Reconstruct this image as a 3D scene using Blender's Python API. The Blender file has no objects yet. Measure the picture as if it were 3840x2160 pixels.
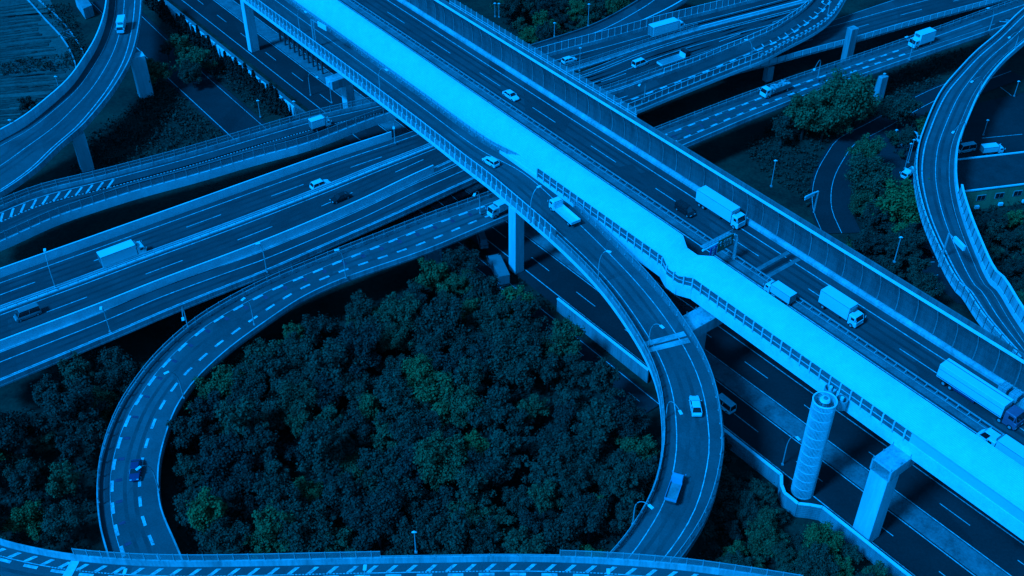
import bpy, math, random
import numpy as np
random.seed(7)
R=math.radians
S=bpy.context.scene
# ------------------------------------------------------------ camera
H=151.2; F=4200.0; TH=math.atan(F/5070.0)      # height above the lower motorway, focal length in photo px, pitch below the horizon
cd=bpy.data.cameras.new('camera'); cam=bpy.data.objects.new('camera',cd); S.collection.objects.link(cam)
cam.location=(0,0,H); cam.rotation_euler=(math.pi/2-TH,0,0)
cd.lens=F/3840*36; cd.sensor_width=36; cd.clip_start=1; cd.clip_end=6000
S.camera=cam
# ------------------------------------------------------------ light: blue dusk, soft sun from the left
SUN_EL,SUN_AZ=48,232     # azimuth clockwise from +Y
w=bpy.data.worlds.new('World'); S.world=w; w.use_nodes=True
nt=w.node_tree; bg=nt.nodes['Background']
sky=nt.nodes.new('ShaderNodeTexSky'); sky.sky_type='NISHITA'; sky.sun_disc=False
sky.sun_elevation=R(SUN_EL); sky.sun_rotation=R(SUN_AZ)
bw=nt.nodes.new('ShaderNodeRGBToBW'); mx=nt.nodes.new('ShaderNodeMix'); mx.data_type='RGBA'; mx.blend_type='MULTIPLY'; mx.inputs[0].default_value=1
nt.links.new(sky.outputs[0],bw.inputs[0]); nt.links.new(bw.outputs[0],mx.inputs[6])
mx.inputs[7].default_value=(.0006,.285,1,1)
nt.links.new(mx.outputs[2],bg.inputs[0]); bg.inputs[1].default_value=.13
sd=bpy.data.lights.new('sun','SUN'); sd.energy=3.5; sd.angle=R(10); sd.color=(.001,.29,1)
so=bpy.data.objects.new('sun',sd); S.collection.objects.link(so)
so.rotation_euler=(R(90-SUN_EL),0,R(180-SUN_AZ))
S.view_settings.view_transform='Standard'; S.view_settings.look='None'; S.view_settings.gamma=1
S.view_settings.exposure=1.02
S.render.engine='CYCLES'
# ------------------------------------------------------------ photo -> world
fwd=np.array([0,math.cos(TH),-math.sin(TH)]); rgt=np.array([1.,0,0]); upv=np.cross(rgt,fwd)
def px(p):
    if len(p)==3:
        t,x,y=p; t-=1; return (t%4)*960+x/2.6833,(t//4)*540+y/2.6833
    return p
def ray(p):
    x,y=px(p); return fwd+rgt*(x-1920)/F+upv*(1080-y)/F
def P(p,z):
    r=ray(p); return np.array([0,0,H])+r*((z-H)/r[2])
def vheight(b,t,z):
    B=P(b,z)-[0,0,H]; r=ray(t); k=(B[:2]@r[:2])/(r[:2]@r[:2]); return (r*k-B)[2]
def V3(*a): return np.array(a,float)
# main viaduct frame: s along (to the south-east), o across (to the north-east)
ZA=20.0
w0=P((12,130,125),ZA); AZ=R(-52.5)
dA=V3(math.cos(AZ),math.sin(AZ),0); nA=V3(-dA[1],dA[0],0)
def A(s,o,z=ZA): q=w0+dA*s+nA*o; return V3(q[0],q[1],z)
# ------------------------------------------------------------ helpers
def col(): return S.collection
def link(o,parent=None):
    col().objects.link(o)
    if parent is not None: o.parent=parent
    return o
class MB:
    def __init__(s): s.v=[]; s.f=[]; s.m=[]
    def add(s,vs,fs,mi=0):
        b=len(s.v); s.v+= [tuple(map(float,q)) for q in vs]; s.f+=[tuple(i+b for i in f) for f in fs]; s.m+=[mi]*len(fs)
    def box(s,c,sz,ax=None,mi=0):
        c=np.array(c,float); ax=ax if ax is not None else np.eye(3)
        h=[np.array(ax[i])*sz[i]/2 for i in range(3)]
        vs=[c+a*h[0]+b*h[1]+d*h[2] for d in(-1,1) for b in(-1,1) for a in(-1,1)]
        s.add(vs,[(0,2,3,1),(4,5,7,6),(0,1,5,4),(2,6,7,3),(0,4,6,2),(1,3,7,5)],mi)
    def bar(s,a,b,w,h=None,mi=0,up=None):
        a=np.array(a,float); b=np.array(b,float); d=b-a; L=np.linalg.norm(d)
        if L<1e-6: return
        d/=L; u=np.array(up if up is not None else ([0,0,1] if abs(d[2])<.95 else [1,0,0]),float)
        x=np.cross(d,u); x/=np.linalg.norm(x); u=np.cross(x,d)
        s.box((a+b)/2,(L,w,h or w),[d,x,u],mi)
    def tube(s,pts,rs,n=8,mi=0,cap=True):
        pts=[np.array(p,float) for p in pts]; ri=[]
        for i,p in enumerate(pts):
            d=pts[min(i+1,len(pts)-1)]-pts[max(i-1,0)]; d=d/np.linalg.norm(d)
            u=np.array([0,0,1.]) if abs(d[2])<.9 else np.array([1.,0,0])
            x=np.cross(d,u); x/=np.linalg.norm(x); y=np.cross(x,d)
            r=rs[i] if hasattr(rs,'__len__') else rs
            ri.append([p+r*(math.cos(a)*x+math.sin(a)*y) for a in np.arange(n)*2*math.pi/n])
        vs=[q for r in ri for q in r]; fs=[]
        for i in range(len(pts)-1):
            for k in range(n): fs.append((i*n+k,i*n+(k+1)%n,(i+1)*n+(k+1)%n,(i+1)*n+k))
        if cap: fs+=[tuple(range(n-1,-1,-1)),tuple((len(pts)-1)*n+k for k in range(n))]
        s.add(vs,fs,mi)
    def build(s,name,mat,parent=None,smooth=False,bevel=0):
        me=bpy.data.meshes.new(name); me.from_pydata(s.v,[],s.f); me.update()
        for m in (mat if isinstance(mat,(list,tuple)) else [mat]): me.materials.append(m)
        if isinstance(mat,(list,tuple)):
            for p,i in zip(me.polygons,s.m): p.material_index=i
        if smooth:
            for p in me.polygons: p.use_smooth=True
        o=link(bpy.data.objects.new(name,me),parent)
        if bevel:
            b=o.modifiers.new('bevel','BEVEL'); b.width=bevel; b.segments=2; b.limit_method='ANGLE'
        return o
def tag(o,label=None,cat=None,group=None,kind=None):
    if label: o['label']=label
    if cat: o['category']=cat
    if group: o['group']=group
    if kind: o['kind']=kind
    return o
def thing(name,label,cat,loc=(0,0,0),rz=0,group=None):
    o=bpy.data.objects.new(name,None); link(o); o.location=tuple(map(float,loc)); o.rotation_euler=(0,0,rz); o.empty_display_size=.3
    return tag(o,label,cat,group)
def dup(root,loc=None,rz=None,label=None,group=None,scale=None):
    r=root.copy(); col().objects.link(r)
    if loc is not None: r.location=tuple(map(float,loc))
    if rz is not None: r.rotation_euler=(0,0,rz)
    if scale is not None: r.scale=scale
    if label: r['label']=label
    if group: r['group']=group
    for ch in list(root.children):
        c=ch.copy(); col().objects.link(c); c.parent=r
        for g in ch.children:
            e=g.copy(); col().objects.link(e); e.parent=c
    return r
# ------------------------------------------------------------ materials
def mat(name,c,rough=.7,var=.25,scale=.4,bump=.0,metal=0,fine=None,streak=False,spec=.3,coat=0,objrand=0,c2=None,patch=0):
    m=bpy.data.materials.new(name); m.use_nodes=True; n=m.node_tree; b=n.nodes['Principled BSDF']
    b.inputs['Roughness'].default_value=rough; b.inputs['Metallic'].default_value=metal
    b.inputs['Specular IOR Level'].default_value=spec; b.inputs['Coat Weight'].default_value=coat
    g=n.nodes.new('ShaderNodeNewGeometry'); mp=n.nodes.new('ShaderNodeMapping')
    mp.inputs['Scale'].default_value=(1,1,.12) if streak else (1,1,1)
    n.links.new(g.outputs['Position'],mp.inputs[0])
    t=n.nodes.new('ShaderNodeTexNoise'); t.inputs['Scale'].default_value=scale; t.inputs['Detail'].default_value=6; t.inputs['Roughness'].default_value=.6
    n.links.new(mp.outputs[0],t.inputs[0])
    f=n.nodes.new('ShaderNodeTexNoise'); f.inputs['Scale'].default_value=fine or scale*7; f.inputs['Detail'].default_value=3
    n.links.new(mp.outputs[0],f.inputs[0])
    ad=n.nodes.new('ShaderNodeMath'); ad.operation='MULTIPLY_ADD'; ad.inputs[1].default_value=.35; 
    n.links.new(f.outputs[0],ad.inputs[0]); 
    m2=n.nodes.new('ShaderNodeMath'); m2.operation='MULTIPLY'; m2.inputs[1].default_value=.65; n.links.new(t.outputs[0],m2.inputs[0]); n.links.new(m2.outputs[0],ad.inputs[2])
    r=n.nodes.new('ShaderNodeMapRange'); r.inputs[1].default_value=.35; r.inputs[2].default_value=.65
    r.inputs[3].default_value=0; r.inputs[4].default_value=1; n.links.new(ad.outputs[0],r.inputs[0])
    mix=n.nodes.new('ShaderNodeMix'); mix.data_type='RGBA'
    lo=[x*(1-var) for x in c]; hi=[min(.95,x*(1+var)) for x in (c2 or c)]
    mix.inputs[6].default_value=(*lo,1); mix.inputs[7].default_value=(*hi,1)
    n.links.new(r.outputs[0],mix.inputs[0]); out=mix.outputs[2]
    if patch:
        vo=n.nodes.new('ShaderNodeTexVoronoi'); vo.distance='CHEBYCHEV'; vo.inputs['Scale'].default_value=.09; vo.inputs['Randomness'].default_value=.9
        mp2=n.nodes.new('ShaderNodeMapping'); mp2.inputs['Rotation'].default_value=(0,0,R(37.5)); mp2.inputs['Scale'].default_value=(1,.35,1); n.links.new(g.outputs['Position'],mp2.inputs[0]); n.links.new(mp2.outputs[0],vo.inputs[0])
        bw_=n.nodes.new('ShaderNodeRGBToBW'); n.links.new(vo.outputs['Color'],bw_.inputs[0])
        mr=n.nodes.new('ShaderNodeMapRange'); mr.inputs[3].default_value=1-patch; mr.inputs[4].default_value=1+patch; n.links.new(bw_.outputs[0],mr.inputs[0])
        ml=n.nodes.new('ShaderNodeMix'); ml.data_type='RGBA'; ml.blend_type='MULTIPLY'; ml.inputs[0].default_value=1
        n.links.new(out,ml.inputs[6]); n.links.new(mr.outputs[0],ml.inputs[7]); out=ml.outputs[2]
    if objrand:
        oi=n.nodes.new('ShaderNodeObjectInfo'); rr=n.nodes.new('ShaderNodeValToRGB'); e=rr.color_ramp.elements
        e[0].position=0; e[0].color=(.45,.5,.6,1); e[1].position=1; e[1].color=(1.6,2.1,1.0,1)
        k=e.new(.62); k.color=(.8,.95,.95,1)
        k=e.new(.85); k.color=(1.15,1.5,1.0,1)
        n.links.new(oi.outputs['Random'],rr.inputs[0])
        ml=n.nodes.new('ShaderNodeMix'); ml.data_type='RGBA'; ml.blend_type='MULTIPLY'; ml.inputs[0].default_value=1
        n.links.new(out,ml.inputs[6]); n.links.new(rr.outputs[0],ml.inputs[7]); out=ml.outputs[2]
    n.links.new(out,b.inputs['Base Color'])
    if bump:
        bp=n.nodes.new('ShaderNodeBump'); bp.inputs['Strength'].default_value=bump; bp.inputs['Distance'].default_value=.2
        n.links.new(f.outputs[0],bp.inputs['Height']); n.links.new(bp.outputs[0],b.inputs['Normal'])
    return m
G=lambda v:(v,v,v)
M={}
M['asphalt']=mat('asphalt',G(.06),.85,.3,.16,.15,fine=4,patch=.28)
M['asphalt_mid']=mat('asphalt_mid',G(.09),.85,.28,.16,.15,fine=4,patch=.25); M['track_mid']=mat('track_mid',G(.07),.85,.3,.2,.1,fine=4); M['asphalt_dark']=mat('asphalt_dark',G(.045),.85,.3,.2,.1,fine=4); M['asphalt_pale']=mat('asphalt_pale',G(.085),.85,.25,.3,.1,fine=4)
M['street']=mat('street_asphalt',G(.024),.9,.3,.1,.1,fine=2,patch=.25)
M['concrete']=mat('concrete',G(.38),.8,.4,.35,.1,streak=True)
M['concrete_pale']=mat('concrete_pale',G(.62),.75,.2,.3,.05,streak=True)
M['concrete_dark']=mat('concrete_dark',G(.17),.85,.4,.35,.1,streak=True)
M['paint']=mat('road_paint',G(.5),.6,.6,1.5)
M['red_paint']=mat('anti_skid_red',(.9,.06,.1),.8,.3,.8)
M['roof_metal']=mat('roof_metal',G(.6),.5,.06,.25,spec=.25,streak=False)
M['panel']=mat('grey_panel',G(.26),.55,.3,.5,streak=True)
M['panel_dark']=mat('dark_panel',G(.1),.5,.35,.6,streak=True)
M['panel_pale']=mat('pale_panel',G(.74),.5,.14,.5)
M['steel']=mat('galvanised_steel',G(.42),.5,.2,1,metal=.2)
M['steel_dark']=mat('dark_steel',G(.08),.5,.2,1,metal=.2)
M['white_paint']=mat('white_vehicle_paint',G(.74),.3,.04,.5,coat=.3)
M['grey_paint']=mat('grey_vehicle_paint',G(.2),.35,.1,.5,coat=.3)
M['black_paint']=mat('black_vehicle_paint',G(.02),.25,.1,.5,coat=.5)
M['navy_paint']=mat('navy_vehicle_paint',(.02,.05,.12),.25,.1,.5,coat=.5)
M['blue_paint']=mat('blue_vehicle_paint',(.0,.38,.5),.35,.1,.5,coat=.3)
M['red_vehicle']=mat('red_vehicle_paint',(.9,.12,.18),.4,.15,.5)
M['rubber']=mat('rubber',G(.02),.8,.1,2)
M['glass']=mat('vehicle_glass',G(.02),.1,.1,1,spec=.8)
M['lamp']=mat('lamp_lens',G(.75),.2,.05,1)
M['grass']=mat('grass_ground',(.018,.026,.015),.95,.7,.09,.4,fine=1.6)
M['field']=mat('field_soil',(.05,.08,.065),.95,.55,.04,.3,fine=1)
M['leaf_green']=mat('green_leaves',(.05,.105,.04),.85,.6,1.1)
M['crop']=mat('crop_leaves',(.034,.054,.042),.95,.6,.25,.3,fine=1.5)
M['leaf']=mat('leaves',(.032,.06,.032),.85,.65,1.1,objrand=1)
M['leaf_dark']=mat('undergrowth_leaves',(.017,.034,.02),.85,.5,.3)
M['conifer']=mat('conifer_leaves',(.012,.02,.012),.85,.5,.5)
M['bark']=mat('bark',(.05,.04,.03),.9,.3,2)
M['roofing']=mat('dark_roofing',G(.035),.8,.3,.3)
M['wallgreen']=mat('building_wall',(.16,.2,.1),.8,.3,.3,streak=True)
M['sign_green']=mat('sign_green',(.0,.12,.06),.4,.1,1)
M['sign_blue']=mat('sign_blue',(.02,.1,.35),.4,.1,1)
M['soil']=mat('median_soil',G(.2),.95,.5,.35,.2,c2=G(.16))
# clear fence panels: thin tinted sheet
def clear(name,c,a):
    m=bpy.data.materials.new(name); m.use_nodes=True; b=m.node_tree.nodes['Principled BSDF']
    b.inputs['Base Color'].default_value=(*c,1); b.inputs['Roughness'].default_value=.3; b.inputs['Alpha'].default_value=a
    return m
M['clear']=clear('clear_sheet',G(.25),.35)
M['mesh']=clear('wire_mesh',G(.35),.3)
M['rail']=M['steel']
# window glass of the shelter wall
M['pane']=mat('shelter_pane',G(.15),.25,.4,.6,spec=.6)
# ------------------------------------------------------------ roads
def cr(pts,n):
    pts=np.array(pts,float); k=len(pts)
    if k==2: return pts[0]+(pts[1]-pts[0])*np.linspace(0,1,n)[:,None]
    d=np.r_[0,np.cumsum(np.sqrt(np.linalg.norm(np.diff(pts[:,:2],axis=0),axis=1))+1e-6)]
    ext=np.vstack([2*pts[0]-pts[1],pts,2*pts[-1]-pts[-2]]); de=np.r_[-(d[1]-d[0]),d,2*d[-1]-d[-2]]
    out=[]
    for t in np.linspace(0,d[-1],n):
        i=min(max(np.searchsorted(d,t,side='right')-1,0),k-2)
        p0,p1,p2,p3=ext[i:i+4]; t0,t1,t2,t3=de[i:i+4]
        a1=(t1-t)/(t1-t0)*p0+(t-t0)/(t1-t0)*p1; a2=(t2-t)/(t2-t1)*p1+(t-t1)/(t2-t1)*p2; a3=(t3-t)/(t3-t2)*p2+(t-t2)/(t3-t2)*p3
        b1=(t2-t)/(t2-t0)*a1+(t-t0)/(t2-t0)*a2; b2=(t3-t)/(t3-t1)*a2+(t-t1)/(t3-t1)*a3
        out.append((t2-t)/(t2-t1)*b1+(t-t1)/(t2-t1)*b2)
    return np.array(out)
def wp(p,z): return np.array(p,float) if isinstance(p,np.ndarray) else P(p,z)
class Road:
    """two edges; l is the left-hand edge of the list direction"""
    def __init__(s,Lp,Rp=None,z=0,width=None,step=2.0,smooth=6):
        zs=z if hasattr(z,'__len__') else [z]*len(Lp)
        L=cr([wp(p,q) for p,q in zip(Lp,zs)],400)
        if Rp is not None:
            zr=np.interp(np.linspace(0,1,len(Rp)),np.linspace(0,1,len(zs)),zs)
            Rr=cr([wp(p,q) for p,q in zip(Rp,zr)],400)
        else:
            t=np.gradient(L,axis=0); t[:,2]=0; t/=np.linalg.norm(t,axis=1)[:,None]
            Rr=L+np.c_[t[:,1],-t[:,0],0*t[:,0]]*width
        # re-pair: for every left sample take the closest right sample
        C=(L+Rr)/2
        for _ in range(3):
            t=np.gradient(C,axis=0); t[:,2]=0; t/=np.linalg.norm(t,axis=1)[:,None]
            u=np.c_[t[:,1],-t[:,0],0*t[:,0]]
            dl=np.array([s._hit(c,uu,tt,L) for c,uu,tt in zip(C,u,t)]); dr=np.array([s._hit(c,uu,tt,Rr) for c,uu,tt in zip(C,u,t)])
            k=np.hanning(41); k/=k.sum(); pad=lambda a:np.convolve(np.pad(a,20,mode='edge'),k,mode='valid')
            dl=pad(dl); dr=pad(dr); C=C+u*((dl+dr)/2)[:,None]
        Wd=(dr-dl); 
        cs=np.r_[0,np.cumsum(np.linalg.norm(np.diff(C[:,:2],axis=0),axis=1))]
        n=max(2,int(cs[-1]/step)+1); ss=np.linspace(0,cs[-1],n)
        s.C=np.c_[[np.interp(ss,cs,C[:,i]) for i in range(3)]].T; s.W=np.interp(ss,cs,Wd); s.s=ss
        t=np.gradient(s.C,axis=0); s.t=t/np.linalg.norm(t,axis=1)[:,None]
        th=s.t.copy(); th[:,2]=0; th/=np.linalg.norm(th,axis=1)[:,None]; s.u=np.c_[th[:,1],-th[:,0],0*th[:,0]]
        s.len=cs[-1]
        if s.W.mean()<0: s.W=-s.W; s.u=-s.u
    @staticmethod
    def _hit(c,u,t,E):
        rel=E-c; a=rel@t; i=np.argmin(np.abs(a)+(np.abs(rel@u)>25)*50); return rel[i]@u
    def fr(s,d):
        f=lambda a:np.array([np.interp(d,s.s,a[:,i]) for i in range(3)])
        return f(s.C),f(s.t),f(s.u),np.interp(d,s.s,s.W)
    def at(s,d,side,off,dz=0):
        c,t,u,W=s.fr(d)
        o={'L':-W/2+off,'R':W/2-off,'C':off}[side]
        return c+u*o+V3(0,0,dz)
    def near(s,p):
        """station and offset of a world point"""
        i=np.argmin(np.linalg.norm(s.C[:,:2]-np.array(p)[:2],axis=1)); return s.s[i],(np.array(p)-s.C[i])@s.u[i]
    def rng(s,a,b):
        a=0 if a is None else a; b=s.len if b is None else b
        m=[q for q in s.s if a+.3<q<b-.3]; return [a]+m+[b]
    def sweep(s,mb,prof,a=None,b=None,closed=True,mi=0):
        st=s.rng(a,b); n=len(prof); vs=[s.at(d,*p) for d in st for p in prof]; fs=[]
        for i in range(len(st)-1):
            for k in range(n if closed else n-1):
                k2=(k+1)%n; fs.append((i*n+k,i*n+k2,(i+1)*n+k2,(i+1)*n+k))
        if closed: fs+=[tuple(range(n-1,-1,-1)),tuple((len(st)-1)*n+k for k in range(n))]
        mb.add(vs,fs,mi)
def ribbon(rd,mb,side,off,w,a=None,b=None,dz=.012,mi=0): rd.sweep(mb,[(side,off-w/2,dz),(side,off+w/2,dz)],a,b,closed=False,mi=mi)
def dashes(rd,mb,side,off,w,on,per,a=0,b=None,dz=.012,mi=0):
    b=rd.len if b is None else b; d=a
    while d+on<b: ribbon(rd,mb,side,off,w,d,d+on,dz,mi); d+=per
def parapet(rd,side,root,m='concrete',h=1.0,th=.3,a=None,b=None,out=0,name='parapet',cap=None):
    mb=MB(); q=-out
    rd.sweep(mb,[(side,q,-.35),(side,q,h),(side,q-th,h),(side,q-th,-.35)],a,b)
    return mb.build(name,M[m],root)
def deck(rd,root,m='asphalt',depth=1.6,side='concrete',a=None,b=None,over=.35):
    mb=MB()
    rd.sweep(mb,[('L',-over,-.12),('L',-over,-.5),('L',1.8,-.75),('L',2.6,-depth),('R',2.6,-depth),('R',1.8,-.75),('R',-over,-.5),('R',-over,-.12)],a,b)
    o=mb.build('girder',M[side],root)
    mb=MB(); rd.sweep(mb,[('L',.02,0),('L',.02,-.1),('R',.02,-.1),('R',.02,0)],a,b); mb.build('road_deck',M[m],root)
_pm={}
def post_mesh(kind,h,m):
    k=(kind,round(h,2),m)
    if k not in _pm:
        mb=MB()
        if kind=='curve':
            mb.bar((0,0,0),(0,0,h*.55),.16,.16); mb.bar((0,0,h*.55),(.25,0,h*.8),.14,.14); mb.bar((.25,0,h*.8),(.85,0,h),.12,.12)
        else:
            mb.box((0,0,h/2),(.14,.14,h)); mb.box((0,0,.04),(.3,.3,.08))
        me=bpy.data.meshes.new('post'); me.from_pydata(mb.v,[],mb.f); me.materials.append(M[m]); _pm[k]=me
    return _pm[k]
def fence(rd,side,off,z0,h,label,pitch=2.5,a=None,b=None,panel='mesh',post='steel',cat='fence',rails=(0.98,),gap=.05,name='fence',kind='std',group=None,every=1):
    root=thing(name,label,cat,rd.at((a or 0),side,off,z0),0,group); base=np.array(root.location)
    def off_(mb): mb.v=[tuple(np.array(q)-base) for q in mb.v]; return mb
    if panel:
        mb=MB(); rd.sweep(mb,[(side,off-.02,z0+gap),(side,off-.02,z0+h),(side,off+.02,z0+h),(side,off+.02,z0+gap)],a,b); off_(mb).build('panel',M[panel],root)
    mb=MB()
    for r in rails: rd.sweep(mb,[(side,off-.05,z0+h*r-.05),(side,off-.05,z0+h*r+.05),(side,off+.05,z0+h*r+.05),(side,off+.05,z0+h*r-.05)],a,b)
    if rails: off_(mb).build('rail',M[post],root)
    a_=a or 0; b_=b if b is not None else rd.len; n=int((b_-a_)/pitch)+1; me=post_mesh('std',h+.1,post); extra=MB()
    for i in range(n):
        d=a_+i*pitch; q=rd.at(d,side,off,z0)-base; c,t,u,W=rd.fr(d); rz=math.atan2(t[1],t[0])
        if i<98:
            o=link(bpy.data.objects.new('post',me),root); o.location=tuple(q); o.rotation_euler=(0,0,rz)
        else: extra.box(q+V3(0,0,h/2),(.14,.14,h+.1),[t,u,V3(0,0,1)])
    if extra.v: o=extra.build('post_row',M[post],root); o['kind']='stuff'
    return root
def viaduct(label,loc=(0,0,0)): return thing('viaduct',label,'elevated road',loc)
def marks(root,mb,m='paint',name='lane_marking'):
    if mb.v: return mb.build(name,M[m],root)
def blocks(rd,mb,side,off,per,a,b,on=2.2,w=.55,thin=True):
    dashes(rd,mb,side,off,w,on,per,a,b,dz=.018)
    if thin: ribbon(rd,mb,side,off-.32,.12,a,b,.012)

# ============================================================ GROUND
mb=MB(); g=4000; mb.add([(-g,-g,-.3),(g,-g,-.3),(g,g,-.3),(-g,g,-.3)],[(0,1,2,3)])
tag(mb.build('ground',M['grass']),kind='structure')
def poly(pts,z,name,m,kind='structure'):
    mb=MB(); vs=[wp(p,z) for p in pts]; mb.add(vs,[tuple(range(len(vs)))])
    o=mb.build(name,M[m]); return tag(o,kind=kind) if kind else o
# fields in the far left corner, with a ditch path
poly([(1,-400,-60),(1,480,-60),(1,640,300),(1,760,740),(1,0,1300),(1,-400,1300)],-.28,'field','field')
def flat_road(pts,width,z,name,m,step=3):
    rd=Road(pts,None,z,width=width,step=step); mb=MB(); rd.sweep(mb,[('L',0,0),('R',0,0)],closed=False)
    tag(mb.build(name,M[m]),kind='structure'); return rd
# ---- lower motorway (z=0), dark under the viaduct
AL=R(-51.8); dL=V3(math.cos(AL),math.sin(AL),0); nL=V3(-dL[1],dL[0],0)
w15=P((12,130,125),15); d52=V3(math.cos(R(-52.7)),math.sin(R(-52.7)),0); n52=V3(-d52[1],d52[0],0)
qL=w15+d52*40+n52*(-12)
def Lw(s,o,z=0): q=qL+dL*(s-40)+nL*o; return V3(q[0],q[1],z)      # o: from the inner edge line of the SW carriageway
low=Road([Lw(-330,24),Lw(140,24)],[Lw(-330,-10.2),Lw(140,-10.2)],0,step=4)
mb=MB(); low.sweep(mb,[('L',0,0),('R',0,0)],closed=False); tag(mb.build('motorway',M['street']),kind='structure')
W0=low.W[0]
mb=MB()
s0=330
o_=lambda o:('R',o+10.2)   # offset helper
for o in (-7.6,0,4.6,11.8): ribbon(low,mb,*o_(o),.2,dz=.012)
for o,ph in ((-3.8,6.2),(8.2,12.8)): dashes(low,mb,*o_(o),.16,6,15,ph,dz=.012)
tag(mb.build('road_marking',M['paint']),kind='structure')
mb=MB(); low.sweep(mb,[o_(.35)+(-.05,),o_(.35)+(.14,),o_(.6)+(.18,),o_(4.0)+(.18,),o_(4.25)+(.14,),o_(4.25)+(-.05,)])
tag(mb.build('median_strip',M['soil']),kind='structure')
# ---- side street to the south-west of the wall
sw=Road([Lw(-100,-12.5),Lw(-4,-12.5)],[Lw(-100,-18.5),Lw(-4,-18.5)],-.1,step=4)
mb=MB(); sw.sweep(mb,[('L',0,0),('R',0,0)],closed=False); tag(mb.build('side_street',M['street']),kind='structure')
mb=MB(); ribbon(sw,mb,'L',.6,.14); dashes(sw,mb,'C',0,.14,3,8,2); 
tag(mb.build('road_marking',M['paint']),kind='structure')
# street at the upper left behind the conifers, street under the viaduct on the right
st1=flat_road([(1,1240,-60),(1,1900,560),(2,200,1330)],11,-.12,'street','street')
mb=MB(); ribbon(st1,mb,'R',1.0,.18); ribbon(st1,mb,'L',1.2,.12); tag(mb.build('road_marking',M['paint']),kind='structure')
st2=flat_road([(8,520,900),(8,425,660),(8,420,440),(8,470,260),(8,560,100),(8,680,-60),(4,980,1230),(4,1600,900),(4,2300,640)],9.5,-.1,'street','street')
mb=MB(); ribbon(st2,mb,'L',.7,.12); ribbon(st2,mb,'L',5.0,.14); tag(mb.build('road_marking',M['paint']),kind='structure')
poly([(8,1040,-60),(8,1040,760),(8,1420,800),(8,2000,500),(8,2700,200),(4,2700,900),(4,1500,1180)],-.2,'parking_ground','street')
poly([(8,1420,800),(8,1560,1300),(12,1900,150),(12,2100,200),(8,1900,900),(8,1700,600)],-.19,'parking_ground','street')
mb=MB()
for i in range(9):
    a=P((8,1370+i*34,405+i*131),-.19); b=P((8,1460+i*36,400+i*131),-.19); mb.bar(a,b,.15,.01)
for i in range(5):
    a=P((8,1100+i*22,500-i*60+130),-.19); b=P((8,1150+i*22,500-i*60+130),-.19); mb.bar(a,b,.15,.01)
for a,b in (((4,2290,840),(4,2450,960)),((4,2150,1390),(4,2560,1350)),((4,1350,1380),(4,1480,1470))): mb.bar(P(a,-.19),P(b,-.19),.15,.01)
tag(mb.build('parking_marking',M['paint']),kind='structure')
# sloped retaining wall on the north side of the lower motorway
emb=Road([P((1,1690,-20),-.2),P((2,610,1085),-.2)],[P((1,1690,-20),-.2)+nL*(-5),P((2,610,1085),-.2)+nL*(-5)],-.2,step=4)
sE0,_=low.near(P((1,1690,-80),0)); sE1,_=low.near(P((2,640,1100),0))
mb=MB(); low.sweep(mb,[('R',-1.0,-.2),('R',-1.2,.0),('R',-4.6,3.2),('R',-5.0,3.2),('R',-5.0,-.3)],sE0,sE1)
tag(mb.build('retaining_wall',M['panel_pale']),'pale sloping retaining wall between dark conifers and sunken motorway','wall')
# noise wall of the lower motorway
s1,_=low.near(Lw(-37,-10)); s2,_=low.near(Lw(53,-10))
colp=P((3012,1847),0); pp=P((3250,2015),0)
sc,oc=low.near(colp); sp,op=low.near(pp)
wallpts=[]
for d in np.arange(s1,s2,1.5):
    k=0
    c=low.at(d,'R',-.6,0)
    if abs(d-sc)<4.2: k=min(1,(4.2-abs(d-sc))/2.2)*(op-low.W[0]/2+2.2 if False else 2.6)
    wallpts.append(c+low.fr(d)[2]*k)
wallpts=np.array(wallpts)
segs=[(0,int(27/1.5)),(int(46/1.5),len(wallpts)-1)]
for k,(i0,i1) in enumerate(segs):
    rt=thing('noise_wall',['pale slatted noise wall of lower motorway under the curved ramp','pale slatted noise wall jogging round the spiral stair tower'][k],'wall')
    mb=MB(); cp=MB()
    for i in range(i0,i1):
        a,b=wallpts[i],wallpts[i+1]; mb.bar(a+V3(0,0,1.5),b+V3(0,0,1.5),.22,3.3); cp.bar(a+V3(0,0,3.25),b+V3(0,0,3.25),.55,.16)
        for q in range(6):
            mb.bar(a+V3(0,0,.5+q*.45),b+V3(0,0,.5+q*.45),.3,.12)
    mb.build('panel',M['panel'],rt); cp.build('coping',M['panel_pale'],rt)
# ============================================================ MAIN VIADUCT (z=20)
SA0,SA1=-215,75
mainE=Road([A(SA0,21.3),A(SA1,21.3)],[A(SA0,-10.6),A(SA1,-10.6)],ZA,step=4)
rt=VA=viaduct('wide straight main viaduct crossing the whole photo above the lower motorway')
deck(mainE,rt,depth=2.6)
oA=lambda o:('R',o+10.6)
mb=MB()
for o in (0,10.3): ribbon(mainE,mb,*oA(o),.22)
ribbon(mainE,mb,*oA(-7.5),.2); ribbon(mainE,mb,*oA(19.8),.15)
dashes(mainE,mb,*oA(6.5),.18,8.2,20.4,215+21.2-20.4*11+9.8 if False else (215+21.2)%20.4)
dashes(mainE,mb,*oA(-3.7),.18,8.2,20.4,3)
marks(rt,mb)
mb=MB(); mainE.sweep(mb,[oA(.55)+(-.05,),oA(.6)+(.2,),oA(2.3)+(.2,),oA(2.35)+(-.05,)]); mb.build('median',M['concrete_dark'],rt)
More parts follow.
